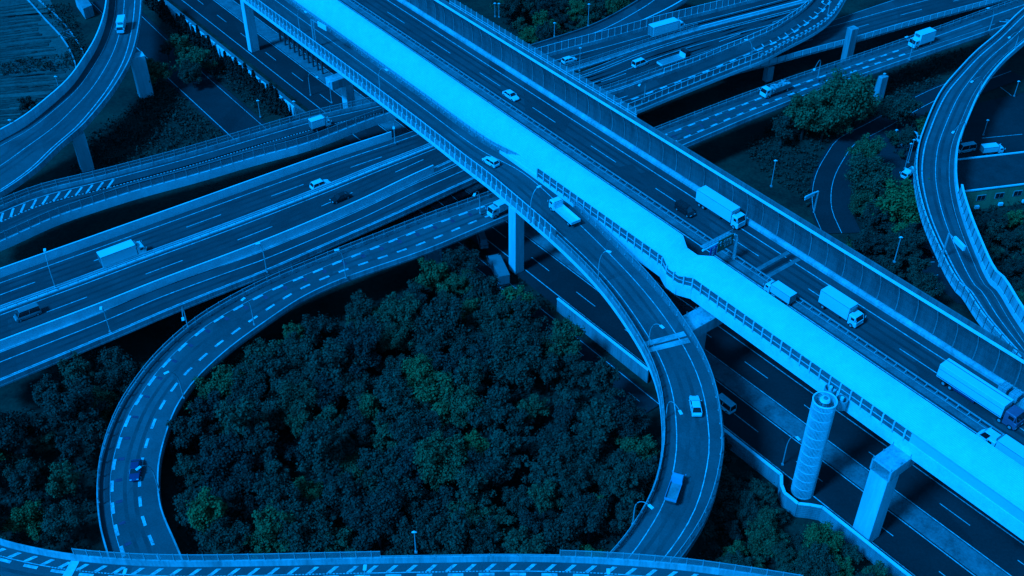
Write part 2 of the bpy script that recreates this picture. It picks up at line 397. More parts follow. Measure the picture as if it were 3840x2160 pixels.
# expansion joint bands across both carriageways
mb=MB(); mk=MB()
sj=215+((P((2920,990),ZA)-w0)@dA)
for ds,m_ in ((-1.3,mb),(0,mk),(1.3,mb)):
    for (oa,ob) in ((2.6,11.9),(-9.8,-.2)): mainE.sweep(m_,[oA(oa)+(.03,),oA(ob)+(.03,)],sj+ds-.45,sj+ds+.45,closed=False)
mb.build('expansion_joint',M['concrete_dark'],rt); mk.build('expansion_joint_gap',M['rubber'],rt)
mb=MB(); mainE.sweep(mb,[('R',-.4,-1.9),('R',-.4,.9),('R',-.1,.9),('R',-.1,-1.9)]); mb.build('parapet',M['panel_pale'],rt)
mb=MB(); mainE.sweep(mb,[oA(12.2)+(-.05,),oA(12.25)+(.5,),oA(12.7)+(.95,),oA(13.3)+(.95,),oA(13.3)+(-.05,)]); mb.build('parapet',M['concrete'],rt)
mb=MB(); mainE.sweep(mb,[('L',0,-.5),('L',0,1.0),('L',.3,1.0),('L',.3,-.05)]); 
st=0
mb.build('parapet',M['concrete_dark'],rt)
# guard rail on the median
gr=thing('guard_rail','double guard rail with short T posts on the viaduct median','guard rail')
mb=MB()
mainE.sweep(mb,[oA(2.25)+(.75,),oA(2.25)+(1.05,),oA(2.32)+(1.05,),oA(2.32)+(.75,)]); mainE.sweep(mb,[oA(1.3)+(.62,),oA(1.3)+(.72,),oA(1.4)+(.72,),oA(1.4)+(.62,)])
mb.build('rail',M['steel'],gr)
mb=MB()
for i in range(140):
    d=3+i*2.05; c,t,u,W=mainE.fr(d); q=mainE.at(d,*oA(2.2),.2)
    mb.bar(q,q+V3(0,0,.85),.12,.12); mb.bar(mainE.at(d,*oA(2.25),1.0),mainE.at(d,*oA(1.35),.72),.12,.1); 
o=mb.build('post_row',M['steel'],gr); o['kind']='stuff'
# curved noise wall on the NE side: dark ribbed panels, lit top edge painted as a pale cap
def arc_wall(label,sgn,o0,prof,base,a,b,pm,lit_top_m,name='noise_wall',ribs=True,pitch=4.0):
    rt=thing(name,label,'noise wall'); mb=MB()
    pr=[oA(o0+sgn*x)+(z,) for x,z in prof]; th=[oA(o0+sgn*(x+.12))+(z+.05,) for x,z in reversed(prof)]
    mainE.sweep(mb,pr+th,a,b); mb.build('panel',M[pm],rt)
    x,z=prof[-1]; mb=MB(); mainE.sweep(mb,[oA(o0+sgn*(x+.3))+(z-.05,),oA(o0+sgn*(x+.3))+(z+.22,),oA(o0+sgn*(x-.2))+(z+.22,),oA(o0+sgn*(x-.2))+(z-.05,)],a,b); mb.build('cap',M[lit_top_m],rt)  # light on the wall top is put into this strip's pale colour
    if ribs:
        n=int((b-a)/pitch); mesh=None
        for i in range(n+1):
            d=a+i*pitch
            if mesh is None:
                m2=MB(); c0=mainE.at(d,*oA(o0),0); mainE_u=mainE.fr(d)[2]
                for (x1,z1),(x2,z2) in zip(prof[:-1],prof[1:]):
                    m2.bar(-mainE_u*(sgn*(x1-.1))+V3(0,0,z1),-mainE_u*(sgn*(x2-.1))+V3(0,0,z2),.16,.16)
                mesh=bpy.data.meshes.new('rib'); mesh.from_pydata(m2.v,[],m2.f); mesh.materials.append(M['panel'])
            o=link(bpy.data.objects.new('rib',mesh),rt); o.location=tuple(mainE.at(d,*oA(o0),0))
    return rt
arc_wall('dark curved noise wall with painted lit top along the NE lanes of the viaduct',1,13.0,[(0,.9),(.15,2.4),(.05,4.2),(-.25,5.6),(-.8,7.0)],0,2,289,'panel_dark','panel_pale')
# SW shelter: panes, posts and the broad pale curved roof
O0,RW,ZT=-10.9,4.8,5.75
def shelter(label,a,b,zp=3.0,dent=None,pal='roof_metal',blind=False):
    rt=thing('noise_shelter',label,'noise shelter'); n=9
    def wv(d):
        if dent is None: return 0.
        m=(a+b)/2; x=abs(d-m)/((b-a)/2); return 1. if x<.35 else max(0,(1-x)/.65)
    def pt(d,k,up=0):
        v=wv(d); x=RW*(k**1.2)*(1-.06*v)-1.1*v; z=zp+(ZT-zp)*math.sin(k*math.pi/2)**.9-.7*v
        return mainE.at(d,*oA(O0+x),z+up)
    st=np.arange(a,b+.01,(b-a)/max(1,round((b-a)/(4 if dent is None else .9))))
    mb=MB(); vs=[pt(d,i/n) for d in st for i in range(n+1)]+[pt(d,i/n,-.13) for d in st for i in range(n+1)]; N=len(st)*(n+1); fs=[]
    for j in range(len(st)-1):
        for i in range(n):
            q=j*(n+1)+i; fs+=[(q,q+1,q+n+2,q+n+1),(N+q+n+1,N+q+n+2,N+q+1,N+q)]
        q=j*(n+1); fs+=[(q,q+n+1,N+q+n+1,N+q),(q+n,N+q+n,N+q+2*n+1,q+2*n+1)]
    for q in (0,(len(st)-1)*(n+1)): fs+=[(q+i,N+q+i,N+q+i+1,q+i+1) for i in range(n)]
    mb.add(vs,fs); mb.build('roof',M[pal],rt)
    mb=MB()
    for k in np.arange(.03,1,.05):
        for d0,d1 in zip(st[:-1],st[1:]): mb.bar(pt(d0,k,.02),pt(d1,k,.02),.05,.06)
    mb.build('roof_seam',M['panel_pale'],rt)
    if zp<1: return rt
    def side(d,z,off=0): return mainE.at(d,*oA(O0-1.1*wv(d)+off),z-.7*wv(d)*(1 if z>2 else .3))
    mb=MB(); gb=MB(); bw=MB()
    for d0,d1 in zip(st[:-1],st[1:]):
        A_,B_=side(d0,.9),side(d1,.9); C_,D_=side(d1,zp),side(d0,zp); mb.add([A_,B_,C_,D_],[(0,1,2,3)])
        gb.bar(side(d0,1.85,-.05),side(d1,1.85,-.05),.08,.09)
        if dent is not None: bw.bar(side(d0,-.4,-.1),side(d1,-.4,-.1),.3,2.7)
    mb.build('side_sheet' if blind else 'pane',M['roof_metal' if blind else 'pane'],rt)
    if blind: return rt
    gb.build('glazing_bar',M['concrete_pale'],rt)
    if dent is not None: bw.build('parapet',M['panel_pale'],rt)
    h=zp-.7; me=bpy.data.meshes.new('post'); m2=MB(); m2.box((0,0,.7+h/2),(.26,.24,h)); me.from_pydata(m2.v,[],m2.f); me.materials.append(M['concrete_pale'])
    ex=MB(); i=0
    for d in np.arange(a+.1,b,2.13):
        loc=side(d,0,-.16)
        if i<98: o=link(bpy.data.objects.new('post',me),rt); o.location=tuple(loc); o.rotation_euler=(0,0,AZ)
        else: ex.box(loc+V3(0,0,.7+h/2),(.26,.24,h),[dA,nA,V3(0,0,1)])
        i+=1
    if ex.v: ex.build('post_row',M['concrete_pale'],rt)['kind']='stuff'
    return rt
sB=215+((P((2575,985),ZA+3)-w0)@dA); sW=215+((P((7,260,260),ZA+2.5)-w0)@dA)
sS=215+((P((3400,1650),ZA+2)-w0)@dA)
shelter('windowless far stretch of the long pale ribbed half-roof',2,sW,zp=.1)
shelter('middle stretch of the pale ribbed half-roof with a row of window panes',sW,sB-4,3.0)
shelter('short dented jog joining the two pale roof stretches with windows',sB-4,sB+4,3.0,dent=1)
shelter('nearest stretch of the pale ribbed half-roof passing the spiral stair tower',sB+4,sS,3.0)
shelter('windowless last stretch of the pale ribbed half-roof in the bottom right corner',sS,288,zp=3.0,blind=True)
near_s=lambda p:mainE.near(P(p,21))[0]
# outer post fence on the NE edge of the main viaduct
fence(mainE,'L',.1,1.0,2.0,'row of bare steel posts on the NE edge of the main viaduct',pitch=2.4,a=near_s((2,2060,-40)),b=near_s((3,1400,1140)),panel='mesh',post='panel_pale',rails=(.3,.02),cat='fence')
# ---- ramp deck B running beside the shelter and then curving south
BW=[A(-215,-19.5),A(-150,-19.2),A(-110,-19.1),A(-75,-19.4)]+[(7,0,590),(7,445,975),(7,860,1400),(11,1240,470),(11,1385,740),(11,1490,1040),(11,1535,1449),(15,1520,250),(15,1445,560),(15,1280,880),(15,1010,1240),(15,760,1449)]
BE=[A(s,-11.4) for s in (-215,-150,-100,-72)]+[(7,150,230),(7,700,720),(7,1430,1449),(11,1700,360),(11,1920,720),(11,2050,1080),(11,2100,1449),(15,2110,150),(15,2080,400),(15,1985,780),(15,1760,1200),(15,1560,1449)]
BZ=[20,20,20,20,20,19.6,19,17.8,16.8,15.8,14.6,13.6,12.6,11.6,10.5,9.6]
rb=Road(BW,BE,BZ,step=2.5)
rt=VB=viaduct('ramp viaduct beside the pale roof curving down to the bottom right centre')
deck(rb,rt,m='asphalt_mid',depth=1.9); parapet(rb,'L',rt,'panel',.95,.3,out=.1)
mb=MB(); ribbon(rb,mb,'L',2.0,.16); ribbon(rb,mb,'R',2.0,.16); marks(rt,mb)
mb=MB(); rb.sweep(mb,[('L',-.35,-1.15),('L',-.42,-.2),('L',-.35,-.1),('L',.1,-.1),('L',.1,-1.15)],0,None); mb.build('fascia',M['panel_pale'],rt)
parapet(rb,'R',rt,'concrete_dark',.9,.35)
sj,_=rb.near(P((11,1560,510),17)); mb=MB()
for ds in(-.75,.75): rb.sweep(mb,[('L',.4,.03),('R',.4,.03)],sj+ds-.55,sj+ds+.55,closed=False)
mb.build('expansion_joint',M['concrete'],rt)
sm,_=rb.near(P((7,0,590),20)); sm2,_=rb.near(P((7,445,975),20)); sm3,_=rb.near(P((11,1490,1040),16))
fence(rb,'L',-.1,.9,1.9,'tall panelled fence on the outer edge of the ramp beside the pale roof',pitch=1.9,a=0,b=sm2,panel='clear',post='panel_pale',rails=(.98,))
fence(rb,'L',-.1,.9,.9,'low railing on the outer edge of the curving ramp',pitch=2.5,a=sm2+.5,b=None,panel='clear',rails=(.96,))
fence(rb,'R',.15,.9,1.3,'mesh fence between the ramp and the pale roof',pitch=2.5,a=0,b=None,panel='mesh',rails=(.97,))
# brackets on the outer face of B (the row of plates)
mb=MB()
for d in np.arange(40,sm2,1.9):
    c,t,u,W=rb.fr(d); mb.box(rb.at(d,'L',-.25,.2),(.35,.35,1.9),[t,u,V3(0,0,1)]); mb.box(rb.at(d+.95,'L',-.2,-.1),(1.1,.1,.9),[t,u,V3(0,0,1)])
mb.build('bracket_row',M['concrete_pale'],rt)['kind']='stuff'
# ============================================================ ROADS CROSSING UNDER THE MAIN VIADUCT (z about 9)
def shift(pts,dx,dy): return [(px(p)[0]+dx,px(p)[1]+dy) for p in pts]
# deck 1: the slip road with hatch marks, running on to the north-east carriageway with the box truck
N1=[(5,-300,790),(5,0,660),(5,400,500),(5,1000,355),(5,1900,115),(2,0,1365),(2,560,1200),(2,1260,1040),(3,-300,760),(3,360,565),(3,1040,385),(3,1370,290),(3,2000,130),(3,2576,-20),(3,3000,-140)]
S1=[(5,-300,1140),(5,0,1020),(5,560,770),(5,1300,520),(5,2000,330),(5,2576,160),(6,560,10),(2,1330,1165),(3,0,860),(3,700,672),(3,1290,475),(3,1830,305),(3,2576,110),(3,3000,0)]
r1=Road(N1,S1,9.5,step=3)
t1=viaduct('slip road viaduct with white hatch marks running under the main viaduct')
deck(r1,t1,depth=2.2); 
c1,_=r1.near(P((2,1260,1040),9.5)); c2,_=r1.near(P((3,360,565),9.5)); e1,_=r1.near(P((3,1830,305),9.5))
mb=MB(); r1.sweep(mb,[('L',0,-.3),('L',0,.9),('L',.3,.9),('L',.3,-.3)],0,c1+10); r1.sweep(mb,[('L',0,-.3),('L',0,1.0),('L',.3,1.0),('L',.3,-.3)],c2-10,None); mb.build('parapet',M['concrete'],t1)
mb=MB(); r1.sweep(mb,[('R',-.36,-1.2),('R',-.36,1.0),('R',0,1.0),('R',0,-1.2)],0,c1+10); r1.sweep(mb,[('R',0,-.3),('R',0,.6),('R',.3,.6),('R',.3,-.3)],c2-8,None); mb.build('parapet',M['panel_pale'],t1)
mb=MB()
ribbon(r1,mb,'L',1.2,.18,0,c1+20); ribbon(r1,mb,'R',1.6,.18,0,c1+20)
for side,off in (('L',2.9),('R',.9)): ribbon(r1,mb,side,off,.2,c2-20,None)
dd,_=r1.near(P((5,1240,380),9.5)); de,_=r1.near(P((2,1310,1100),9.5))
o1=r1.near(P((5,1240,380),9.5))[1]+r1.fr(dd)[3]/2
for k in range(int(de/.75)): ribbon(r1,mb,'L',4.4,.25,k*.75,k*.75+.4)
for k in range(int(dd/2.3)):
    d=k*2.3+.5; A_=r1.at(d,'L',4.2,.01); B_=r1.at(d+1.9,'L',1.6,.01); mb.bar(A_,B_,.5,.01)
marks(t1,mb)
fence(r1,'L',.15,.9,1.6,'fence with square posts on the north edge of the slip road',pitch=2.6,a=0,b=c1+10,panel='mesh',rails=(.97,.5))
fence(r1,'R',-.2,1.0,1.9,'fence with tall posts on the south edge of the slip road',pitch=2.6,a=0,b=c1+5,panel='clear',rails=(.97,))
fence(r1,'L',.12,1.0,2.3,'ribbed grey panel fence north of the lanes with the far box truck',pitch=2.1,a=c2-14,b=None,panel='panel',rails=(.99,),post='panel_pale',cat='noise wall',name='noise_wall')
fence(r1,'R',.0,.5,1.4,'weathered mesh fence between the two far carriageways',pitch=2.2,a=c2-12,b=e1,panel='mesh',rails=(.97,.6))
# deck 2: dual carriageway
N2=[(5,-300,1450),(5,0,1340),(5,1000,985),(5,1700,735),(5,2576,420),(6,0,420),(6,830,125),(2,1400,1385),(3,0,960),(3,780,700),(3,1290,500),(3,1830,330),(3,2576,135),(3,3100,0)]
S2=[(9,-300,740),(9,0,620),(9,1000,240),(9,1600,0),(5,2576,1080),(6,1000,660),(6,1560,390),(6,2200,100),(6,2576,-60),(3,640,1020),(3,1040,890),(3,1500,725),(3,2000,560),(3,2576,345),(3,3000,200)]
r2=Road(N2,S2,9.0,step=3)
t2=viaduct('wide dual carriageway deck crossing under the main viaduct from the left edge')
deck(r2,t2,depth=2.2)
m1=lambda p,z=9.0:r2.near(P(p,z))
k1,_=m1((6,1400,-60)); k2,_=m1((3,700,720)); kA,_=m1((6,2000,150)); kB,_=m1((3,1040,890)); 
mb=MB(); r2.sweep(mb,[('L',0,-1.0),('L',0,2.1),('L',.3,2.1),('L',.3,-1.0)],0,k1); mb.build('parapet',M['panel_pale'],t2)
mb=MB(); r2.sweep(mb,[('R',0,-.3),('R',0,1.9),('R',.3,1.9),('R',.3,-.3)],0,kA-6); mb.build('noise_panel',M['panel_pale'],t2)
mb=MB(); r2.sweep(mb,[('R',0,-.3),('R',0,.8),('R',.35,.8),('R',.35,-.3)],kA-6,None); mb.build('parapet',M['concrete'],t2)
mb=MB()
md,mo=m1((6,0,700)); mo2=m1((6,1050,340))[1]
mW=(mo+mo2)/2
mb=MB(); r2.sweep(mb,[('C',mW-.5,-.02),('C',mW-.5,.25),('C',mW+.5,.25),('C',mW+.5,-.02)],0,k1+12); 
for q in (-.35,.35): r2.sweep(mb,[('C',mW+q-.07,.65),('C',mW+q-.07,.95),('C',mW+q+.07,.95),('C',mW+q+.07,.65)],0,k1+12)
for d in np.arange(1,k1+12,2.0):
    for q in(-.35,.35): mb.box(r2.at(d,'C',mW+q,.4),(.12,.12,.8))
mb.build('median_barrier',M['concrete_pale'],t2)
mb=MB(); Wl=r2.W[10]
for so_ in (('L',1.9),('C',mW-1.2),('C',mW+1.2),('R',1.6)): ribbon(r2,mb,*so_,.2,0,k1+12)
dashes(r2,mb,'L',1.9+(Wl/2+mW-1.2-1.9)/2,.18,8,20,6,k1+12); dashes(r2,mb,'R',1.6+(Wl/2-mW-1.2-1.6)/2,.18,8,20,13,k1+12)
for so_ in (('L',1.3),('L',2.2),('R',1.2)): ribbon(r2,mb,*so_,.18,k2-25,None)
dashes(r2,mb,'R',4.6,.18,8,20,k2-20,None); ribbon(r2,mb,'L',6.0,.18,k2-25,None)
marks(t2,mb)
fence(r2,'R',.15,.8,.9,'low railing on the barrier beside the far flatbed truck',pitch=2.4,a=kB-10,b=None,panel='mesh',rails=(.96,))
# deck 3: frontage lane, becoming the ramp that climbs over to the north-east
N3=[(9,-300,770),(9,0,650),(9,1000,260),(9,1620,0),(5,2576,1105),(6,1000,690),(6,1600,400),(6,2240,120),(3,700,1050),(3,1060,935),(3,1500,770),(3,1900,620),(3,2300,455),(3,2576,345),(4,200,215),(4,360,100),(4,470,-20),(4,560,-140)]
S3=[(9,-300,1090),(9,0,965),(9,400,800),(9,1160,480),(9,1620,285),(9,2576,-100),(6,0,1350),(6,800,1000),(6,1500,690),(6,2240,350),(3,1000,1200),(3,1330,1065),(3,1700,915),(3,2100,755),(3,2400,640),(3,2576,570),(4,150,470),(4,400,350),(4,570,240),(4,690,110),(4,770,-20),(4,830,-140)]
r3=Road(N3,S3,[9]*11+[9.3,9.8,10.4,11,11.6,12,12.3],step=2.5)
t3=viaduct('frontage lane viaduct climbing and curving away at the top right')
deck(r3,t3,depth=2.2)
q1,_=r3.near(P((6,2240,350),9)); q2,_=r3.near(P((3,1330,1065),9)); q3,_=r3.near(P((4,-60,560),10.5)); j0,_=r3.near(P((9,1620,285),9))
parapet(r3,'R',t3,'concrete',.9,.3); 
mb=MB(); r3.sweep(mb,[('L',0,-.3),('L',0,.9),('L',.3,.9),('L',.3,-.3)],q2-12,None); mb.build('parapet',M['concrete'],t3)
mb=MB(); r3.sweep(mb,[('R',-.4,-1.2),('R',-.4,-.3),('R',0,-.1),('R',0,-1.2)],q2-6,None); mb.build('fascia',M['panel_pale'],t3)
mb=MB(); ribbon(r3,mb,'L',2.6,.2,0,q2); ribbon(r3,mb,'R',1.3,.2,0,q2)
lA,lo=r3.near(P((3,1700,800),9.4)); rA,ro=r3.near(P((3,1930,800),9.4)); W3=r3.fr(lA)[3]
bL=lo+W3/2; bR=W3/2-ro
blocks(r3,mb,'L',bL,4.75,q2-10,None,on=2.3); blocks(r3,mb,'R',bR,4.75,q2-8,None,on=2.3)
for d in np.arange(q3+2,r3.len-2,3.0): mb.bar(r3.at(d,'L',bL-.3,.012),r3.at(d+.6,'L',bL-1.7,.012),.35,.01)
marks(t3,mb)
fence(r3,'R',.1,.9,1.5,'clear panel fence on the outer edge of the climbing ramp',pitch=2.2,a=q2-5,b=q3,panel='clear',rails=(.97,),post='panel_pale')
fence(r3,'L',.1,.9,1.3,'railing on the inner edge of the climbing ramp at the top right',pitch=2.4,a=q3-26,b=None,panel='mesh',rails=(.97,),post='panel_pale')
mb=MB()
for d in np.arange(q3,r3.len-.5,1.7):
    c,t,u,W=r3.fr(d); mb.box(r3.at(d,'R',-.2,.35),(.75,.3,1.9),[t,u,V3(0,0,1)]); mb.box(r3.at(d,'R',.1,1.5),(.9,.5,.1),[t,u,V3(0,0,1)])
mb.build('panel_row',M['concrete'],t3)['kind']='stuff'
# deck K: lower carriageway emerging below the climbing ramp
NK=[(4,-500,560),(4,100,390),(4,700,190),(4,1300,-10),(4,1800,-170)]
SK=[(4,-500,760),(4,0,630),(4,480,500),(4,860,400),(4,1500,215),(4,2270,10),(4,2900,-160)]
rk=Road(NK,SK,6.2,step=3); tk=viaduct('lower carriageway with pale side panels emerging below the climbing ramp')
deck(rk,tk,depth=2.0)
mb=MB(); rk.sweep(mb,[('R',-.36,-.9),('R',-.36,1.0),('R',-.05,1.0),('R',-.05,-.9)]); mb.build('parapet',M['concrete'],tk)
mb=MB()
for d in np.arange(6,rk.len-3,2.7):
    c,t,u,W=rk.fr(d); mb.box(rk.at(d,'R',-.42,.45),(2.45,.1,1.5),[t,u,V3(0,0,1)])
mb.build('panel_row',M['panel_pale'],tk)['kind']='stuff'
mb=MB(); ribbon(rk,mb,'R',1.3,.2); ribbon(rk,mb,'R',9.2,.2); dashes(rk,mb,'R',5.2,.18,8,20,4); marks(tk,mb)
# deck 4: the ramp with block marks; curved to the lower left (D) and on to the right (E2)
N4=[(13,1150,1449),(13,1090,1190),(13,1015,870),(13,1000,600),(13,1030,310),(13,1125,0),(9,1240,1190),(9,1330,1050),(9,1520,790),(9,1780,530),(9,2050,310),(9,2576,20),(6,560,1230),(6,1130,1000),(6,1700,775),(6,2400,525),(3,1560,1290),(4,0,905),(4,1000,565),(4,1800,285),(4,2300,100),(4,2800,-70)]
S4=[(13,1880,1449),(13,1810,1240),(13,1632,850),(13,1587,570),(13,1602,300),(13,1680,0),(9,1800,1180),(9,1960,960),(9,2240,690),(9,2576,440),(10,480,110),(10,870,-70),(1608,942),(1850,838),(2420,612),(2880,418),(4,850,800),(4,1450,592),(4,2150,350),(4,2800,130)]
Z4=[3.2,3.4,3.8,4.2,4.6,5,6,6.5,7.1,7.6,8,8.5,8.8,9]+[9]*5+[9.2,9.5,9.8]
r4=Road(N4,S4,Z4,step=2)
t4=viaduct('ramp with two rows of white blocks curving down to the lower left')
deck(r4,t4,m='asphalt_mid',depth=1.8,side='concrete_dark')
parapet(r4,'L',t4,'concrete',.85,.25); parapet(r4,'R',t4,'concrete',.85,.25)
u1,_=r4.near(P((3,1560,1290),9)); u2,_=r4.near(P((4,1500,500),9)); v1,_=r4.near(P((9,2576,20),8.5)); u0,_=r4.near(P((13,1015,870),4))
mb=MB()
def pxoff(p,z,side):
    d,o=r4.near(P(p,z)); W=r4.fr(d)[3]; return o+W/2 if side=='L' else W/2-o
l_=np.mean([pxoff((13,1150,280),4.3,'L'),pxoff((9,1620,860),7,'L'),pxoff((6,750,1205),8.9,'L')]); rr_=np.mean([pxoff((13,1430,250),4.6,'R'),pxoff((9,1880,860),7.4,'R'),pxoff((6,1010,1220),8.9,'R')])
(lambda *a:0)('D offs',l_,rr_,[pxoff((13,1150,280),4.3,'L'),pxoff((9,1620,860),7,'L'),pxoff((6,750,1205),8.9,'L')],[pxoff((13,1430,250),4.6,'R'),pxoff((9,1880,860),7.4,'R'),pxoff((6,1010,1220),8.9,'R')],pxoff((4,720,710),9,'L'),pxoff((4,815,770),9,'R'))
blocks(r4,mb,'L',l_,4.35,1.2,u2,on=2.2,w=.5,thin=False); blocks(r4,mb,'R',rr_,4.35,1.2,u2,on=2.2,w=.5,thin=False)
ribbon(r4,mb,'L',l_-.32,.1,v1-70,None); ribbon(r4,mb,'R',rr_-.32,.1,u1-30,None); ribbon(r4,mb,'L',l_-.1,.16,u2,None)
marks(t4,mb)
n_=0
for d in np.arange(3,u2,4.35):
    mb=MB()
    if d>u1-40: mb.bar(r4.at(d+1,'L',l_+.8,.007),r4.at(d+1,'R',rr_+.8,.007),.45,.01)
    else: mb.bar(r4.at(d+.4,'L',l_+.5,.007),r4.at(d+.4,'L',l_+1.6,.007),.8,.01)
    marks(t4,mb,'red_paint','anti_skid_patch')
fence(r4,'L',.12,.85,1.1,'mesh fence on the left edge of the block marked ramp',pitch=2.6,a=v1-52,b=v1+75,panel='mesh',rails=(.97,))
fence(r4,'L',.12,.85,.9,'mesh fence on the north edge of the ramp with red patches',pitch=2.6,a=u1-10,b=None,panel='mesh',rails=(.97,))
# ramp L at the right
NLl=[(4,2800,-60),(4,2560,120),(4,2300,370),(4,2080,560),(4,1920,730),(4,1750,930),(4,1640,1140),(4,1560,1350),(8,1515,40),(8,1490,290),(8,1522,520),(8,1592,780),(8,1735,1110),(8,1830,1290),(8,1950,1449),(12,2000,70),(12,2190,340),(12,2600,800)]
NLr=[(4,3000,60),(4,2800,230),(4,2576,430),(4,2380,600),(4,2220,780),(4,2090,990),(4,1990,1220),(8,1900,0),(8,1872,280),(8,1895,520),(8,1960,760),(8,2070,1060),(8,2250,1449),(12,2285,0),(12,2440,250),(12,2700,640)]
ZL=[10.5,10.7,11,11.4,11.9,12.5,13,13.6,14.2,15,15.7,16.4,17.2,17.7,18.2,18.7,19.4,20]
rl=Road(NLl,NLr,ZL,step=2.5); tl=viaduct('curved ramp viaduct at the right sweeping from the top down to the main viaduct')
deck(rl,tl,m='asphalt_mid',depth=1.9)
parapet(rl,'L',tl,'concrete_pale',1.0,.3); parapet(rl,'R',tl,'concrete_pale',1.1,.4)
mb=MB(); ribbon(rl,mb,'L',1.2,.3); ribbon(rl,mb,'C',.1,.16); ribbon(rl,mb,'R',1.0,.08); marks(tl,mb)
x1,_=rl.near(P((8,1490,290),15)); x2,_=rl.near(P((8,1735,1110),17)); x3,_=rl.near(P((8,1990,850),17))
mb=MB(); rl.sweep(mb,[('L',-.3,-1.5),('L',-.3,.95),('L',0,.95),('L',0,-1.5)]); mb.build('fascia',M['concrete_pale'],tl)
mb=MB()
for d in np.arange(x1-15,rl.len,2.4):
    c,t,u,W=rl.fr(d); mb.box(rl.at(d,'L',-.33,0),(.14,.08,2.6),[t,u,V3(0,0,1)])
mb.build('panel_joint',M['panel_dark'],tl)['kind']='stuff'
rtw=thing('noise_wall','pale tall panelled noise wall on the outer side of the right hand ramp','noise wall')
mb=MB(); rl.sweep(mb,[('R',-.1,1.0),('R',-.25,3.3),('R',-.35,3.3),('R',-.25,1.0)],x1+10,None); mb.build('panel',M['concrete'],rtw)
mb=MB(); rl.sweep(mb,[('R',-.1,3.2),('R',-.1,3.45),('R',-.5,3.45),('R',-.5,3.2)],x1+10,None); mb.build('cap',M['panel_pale'],rtw)
mb=MB()
for d in np.arange(x1+10,rl.len,2.9): mb.bar(rl.at(d,'R',-.02,.9),rl.at(d,'R',-.18,3.2),.1,.1)
mb.build('panel_joint',M['panel_dark'],rtw)['kind']='stuff'
# chevrons in the gore at the top right
mb=MB()
for i in range(9):
    b0=(2260+i*62,262-i*13); tip=P((4,b0[0]+90,b0[1]-30),9.62)
for i in range(8):
    a=P((4,2330+i*60,215-i*14),9.8); b=P((4,2420+i*60,222-i*14),9.8); c=P((4,2480+i*58,300-i*12),9.8); mb.bar(a,b,.45,.02); mb.bar(b,c,.45,.02)
poly([(4,2180,300),(4,2330,215),(4,2800,60),(4,2800,330),(4,2500,430),(4,2300,420)],9.7,'road_gore','asphalt')
tag(mb.build('road_marking',M['paint']),kind='structure')
# ramp N at the upper left
WN=[(1,1105,-200),(1,1098,0),(1,1075,200),(1,985,470),(1,860,690),(1,720,890),(1,480,1110),(1,200,1320),(1,20,1430),(5,-300,160)]
EN=[(1,1425,-200),(1,1420,0),(1,1390,300),(1,1310,600),(1,1170,850),(1,1000,1080),(1,810,1290),(1,640,1440),(5,350,260),(5,0,500),(5,-300,660)]
rn=Road(EN[::-1],WN[::-1],[10,10.5,11,11.5,12,12.4,12.8,13,13,13,13],step=2.5)
tn=viaduct('curved ramp viaduct crossing the upper left corner')
deck(rn,tn,m='asphalt_mid',depth=1.9)
parapet(rn,'L',tn,'concrete',.9,.3); parapet(rn,'R',tn,'concrete_pale',1.0,.3)
mb=MB(); ribbon(rn,mb,'L',1.7,.25); ribbon(rn,mb,'C',.2,.16); ribbon(rn,mb,'R',1.8,.12); marks(tn,mb)
rtw=thing('noise_wall','pale noise wall on the outer edge of the ramp at the upper left','noise wall')
mb=MB(); rn.sweep(mb,[('R',0,.9),('R',0,2.6),('R',-.12,2.6),('R',-.12,.9)]); mb.build('panel',M['concrete_pale'],rtw)
mb=MB(); rn.sweep(mb,[('R',.1,2.5),('R',.1,2.7),('R',-.2,2.7),('R',-.2,2.5)]); mb.build('cap',M['panel_pale'],rtw)
# ramp Q across the bottom
NQ=[(13,-400,950),(13,0,1130),(13,400,1230),(13,760,1290),(13,1300,1335),(13,1900,1352),(14,0,1345),(14,1050,1322),(14,1900,1308),(15,0,1300),(15,800,1318),(15,1700,1385),(15,2400,1480),(15,2900,1560)]
ZQ=14.0
rq=Road(NQ,None,ZQ,width=10.5,step=2); tq=viaduct('ramp viaduct with hatch marks crossing the bottom edge above the other ramps')
deck(rq,tq,m='asphalt_mid',depth=1.9)
mb=MB(); rq.sweep(mb,[('L',-.3,-1.2),('L',-.3,1.15),('L',0,1.15),('L',.05,.5),('L',.12,-.05),('L',.12,-1.2)]); mb.build('parapet',M['concrete'],tq)
mb=MB(); n_=0
dq=np.array([[px(p)[0],px(p)[1]] for p in NQ])
lineo=1.75
for k in range(int(rq.len/.5)): ribbon(rq,mb,'L',lineo,.16,k*.5,k*.5+(.5 if k%37>20 else .34))
for k in range(int(rq.len/2.9)):
    d=k*2.9; A_=rq.at(d,'L',lineo-.15,.012); B_=rq.at(d+1.1,'L',lineo-1.3,.012); c,t,u,W=rq.fr(d)
    mb.add([A_-t*.35,A_+t*.35,B_+t*.35,B_-t*.35],[(0,1,2,3)])
dashes(rq,mb,'L',lineo+.55,.5,2.3,4.55,1,None)
marks(tq,mb)
y1,_=rq.near(P((13,760,1290),ZQ)); y2,_=rq.near(P((14,1200,1322),ZQ)); y3,_=rq.near(P((15,490,1305),ZQ)); y4,_=rq.near(P((15,-100,1300),ZQ))
fence(rq,'L',-.2,1.15,1.35,'leaning mesh fence on the bottom ramp above the block marked ramp',pitch=2.25,a=y1,b=y2,panel='mesh',rails=(.98,))
fence(rq,'L',-.2,1.15,1.35,'mesh fence on the bottom ramp above the car ramp on the right',pitch=2.25,a=y3,b=None,panel='mesh',rails=(.98,))
fence(rq,'L',-.2,1.15,.25,'thin cable rail on the parapet between the two mesh fences of the bottom ramp',pitch=4,a=y2,b=y3,panel=None,rails=(.9,))
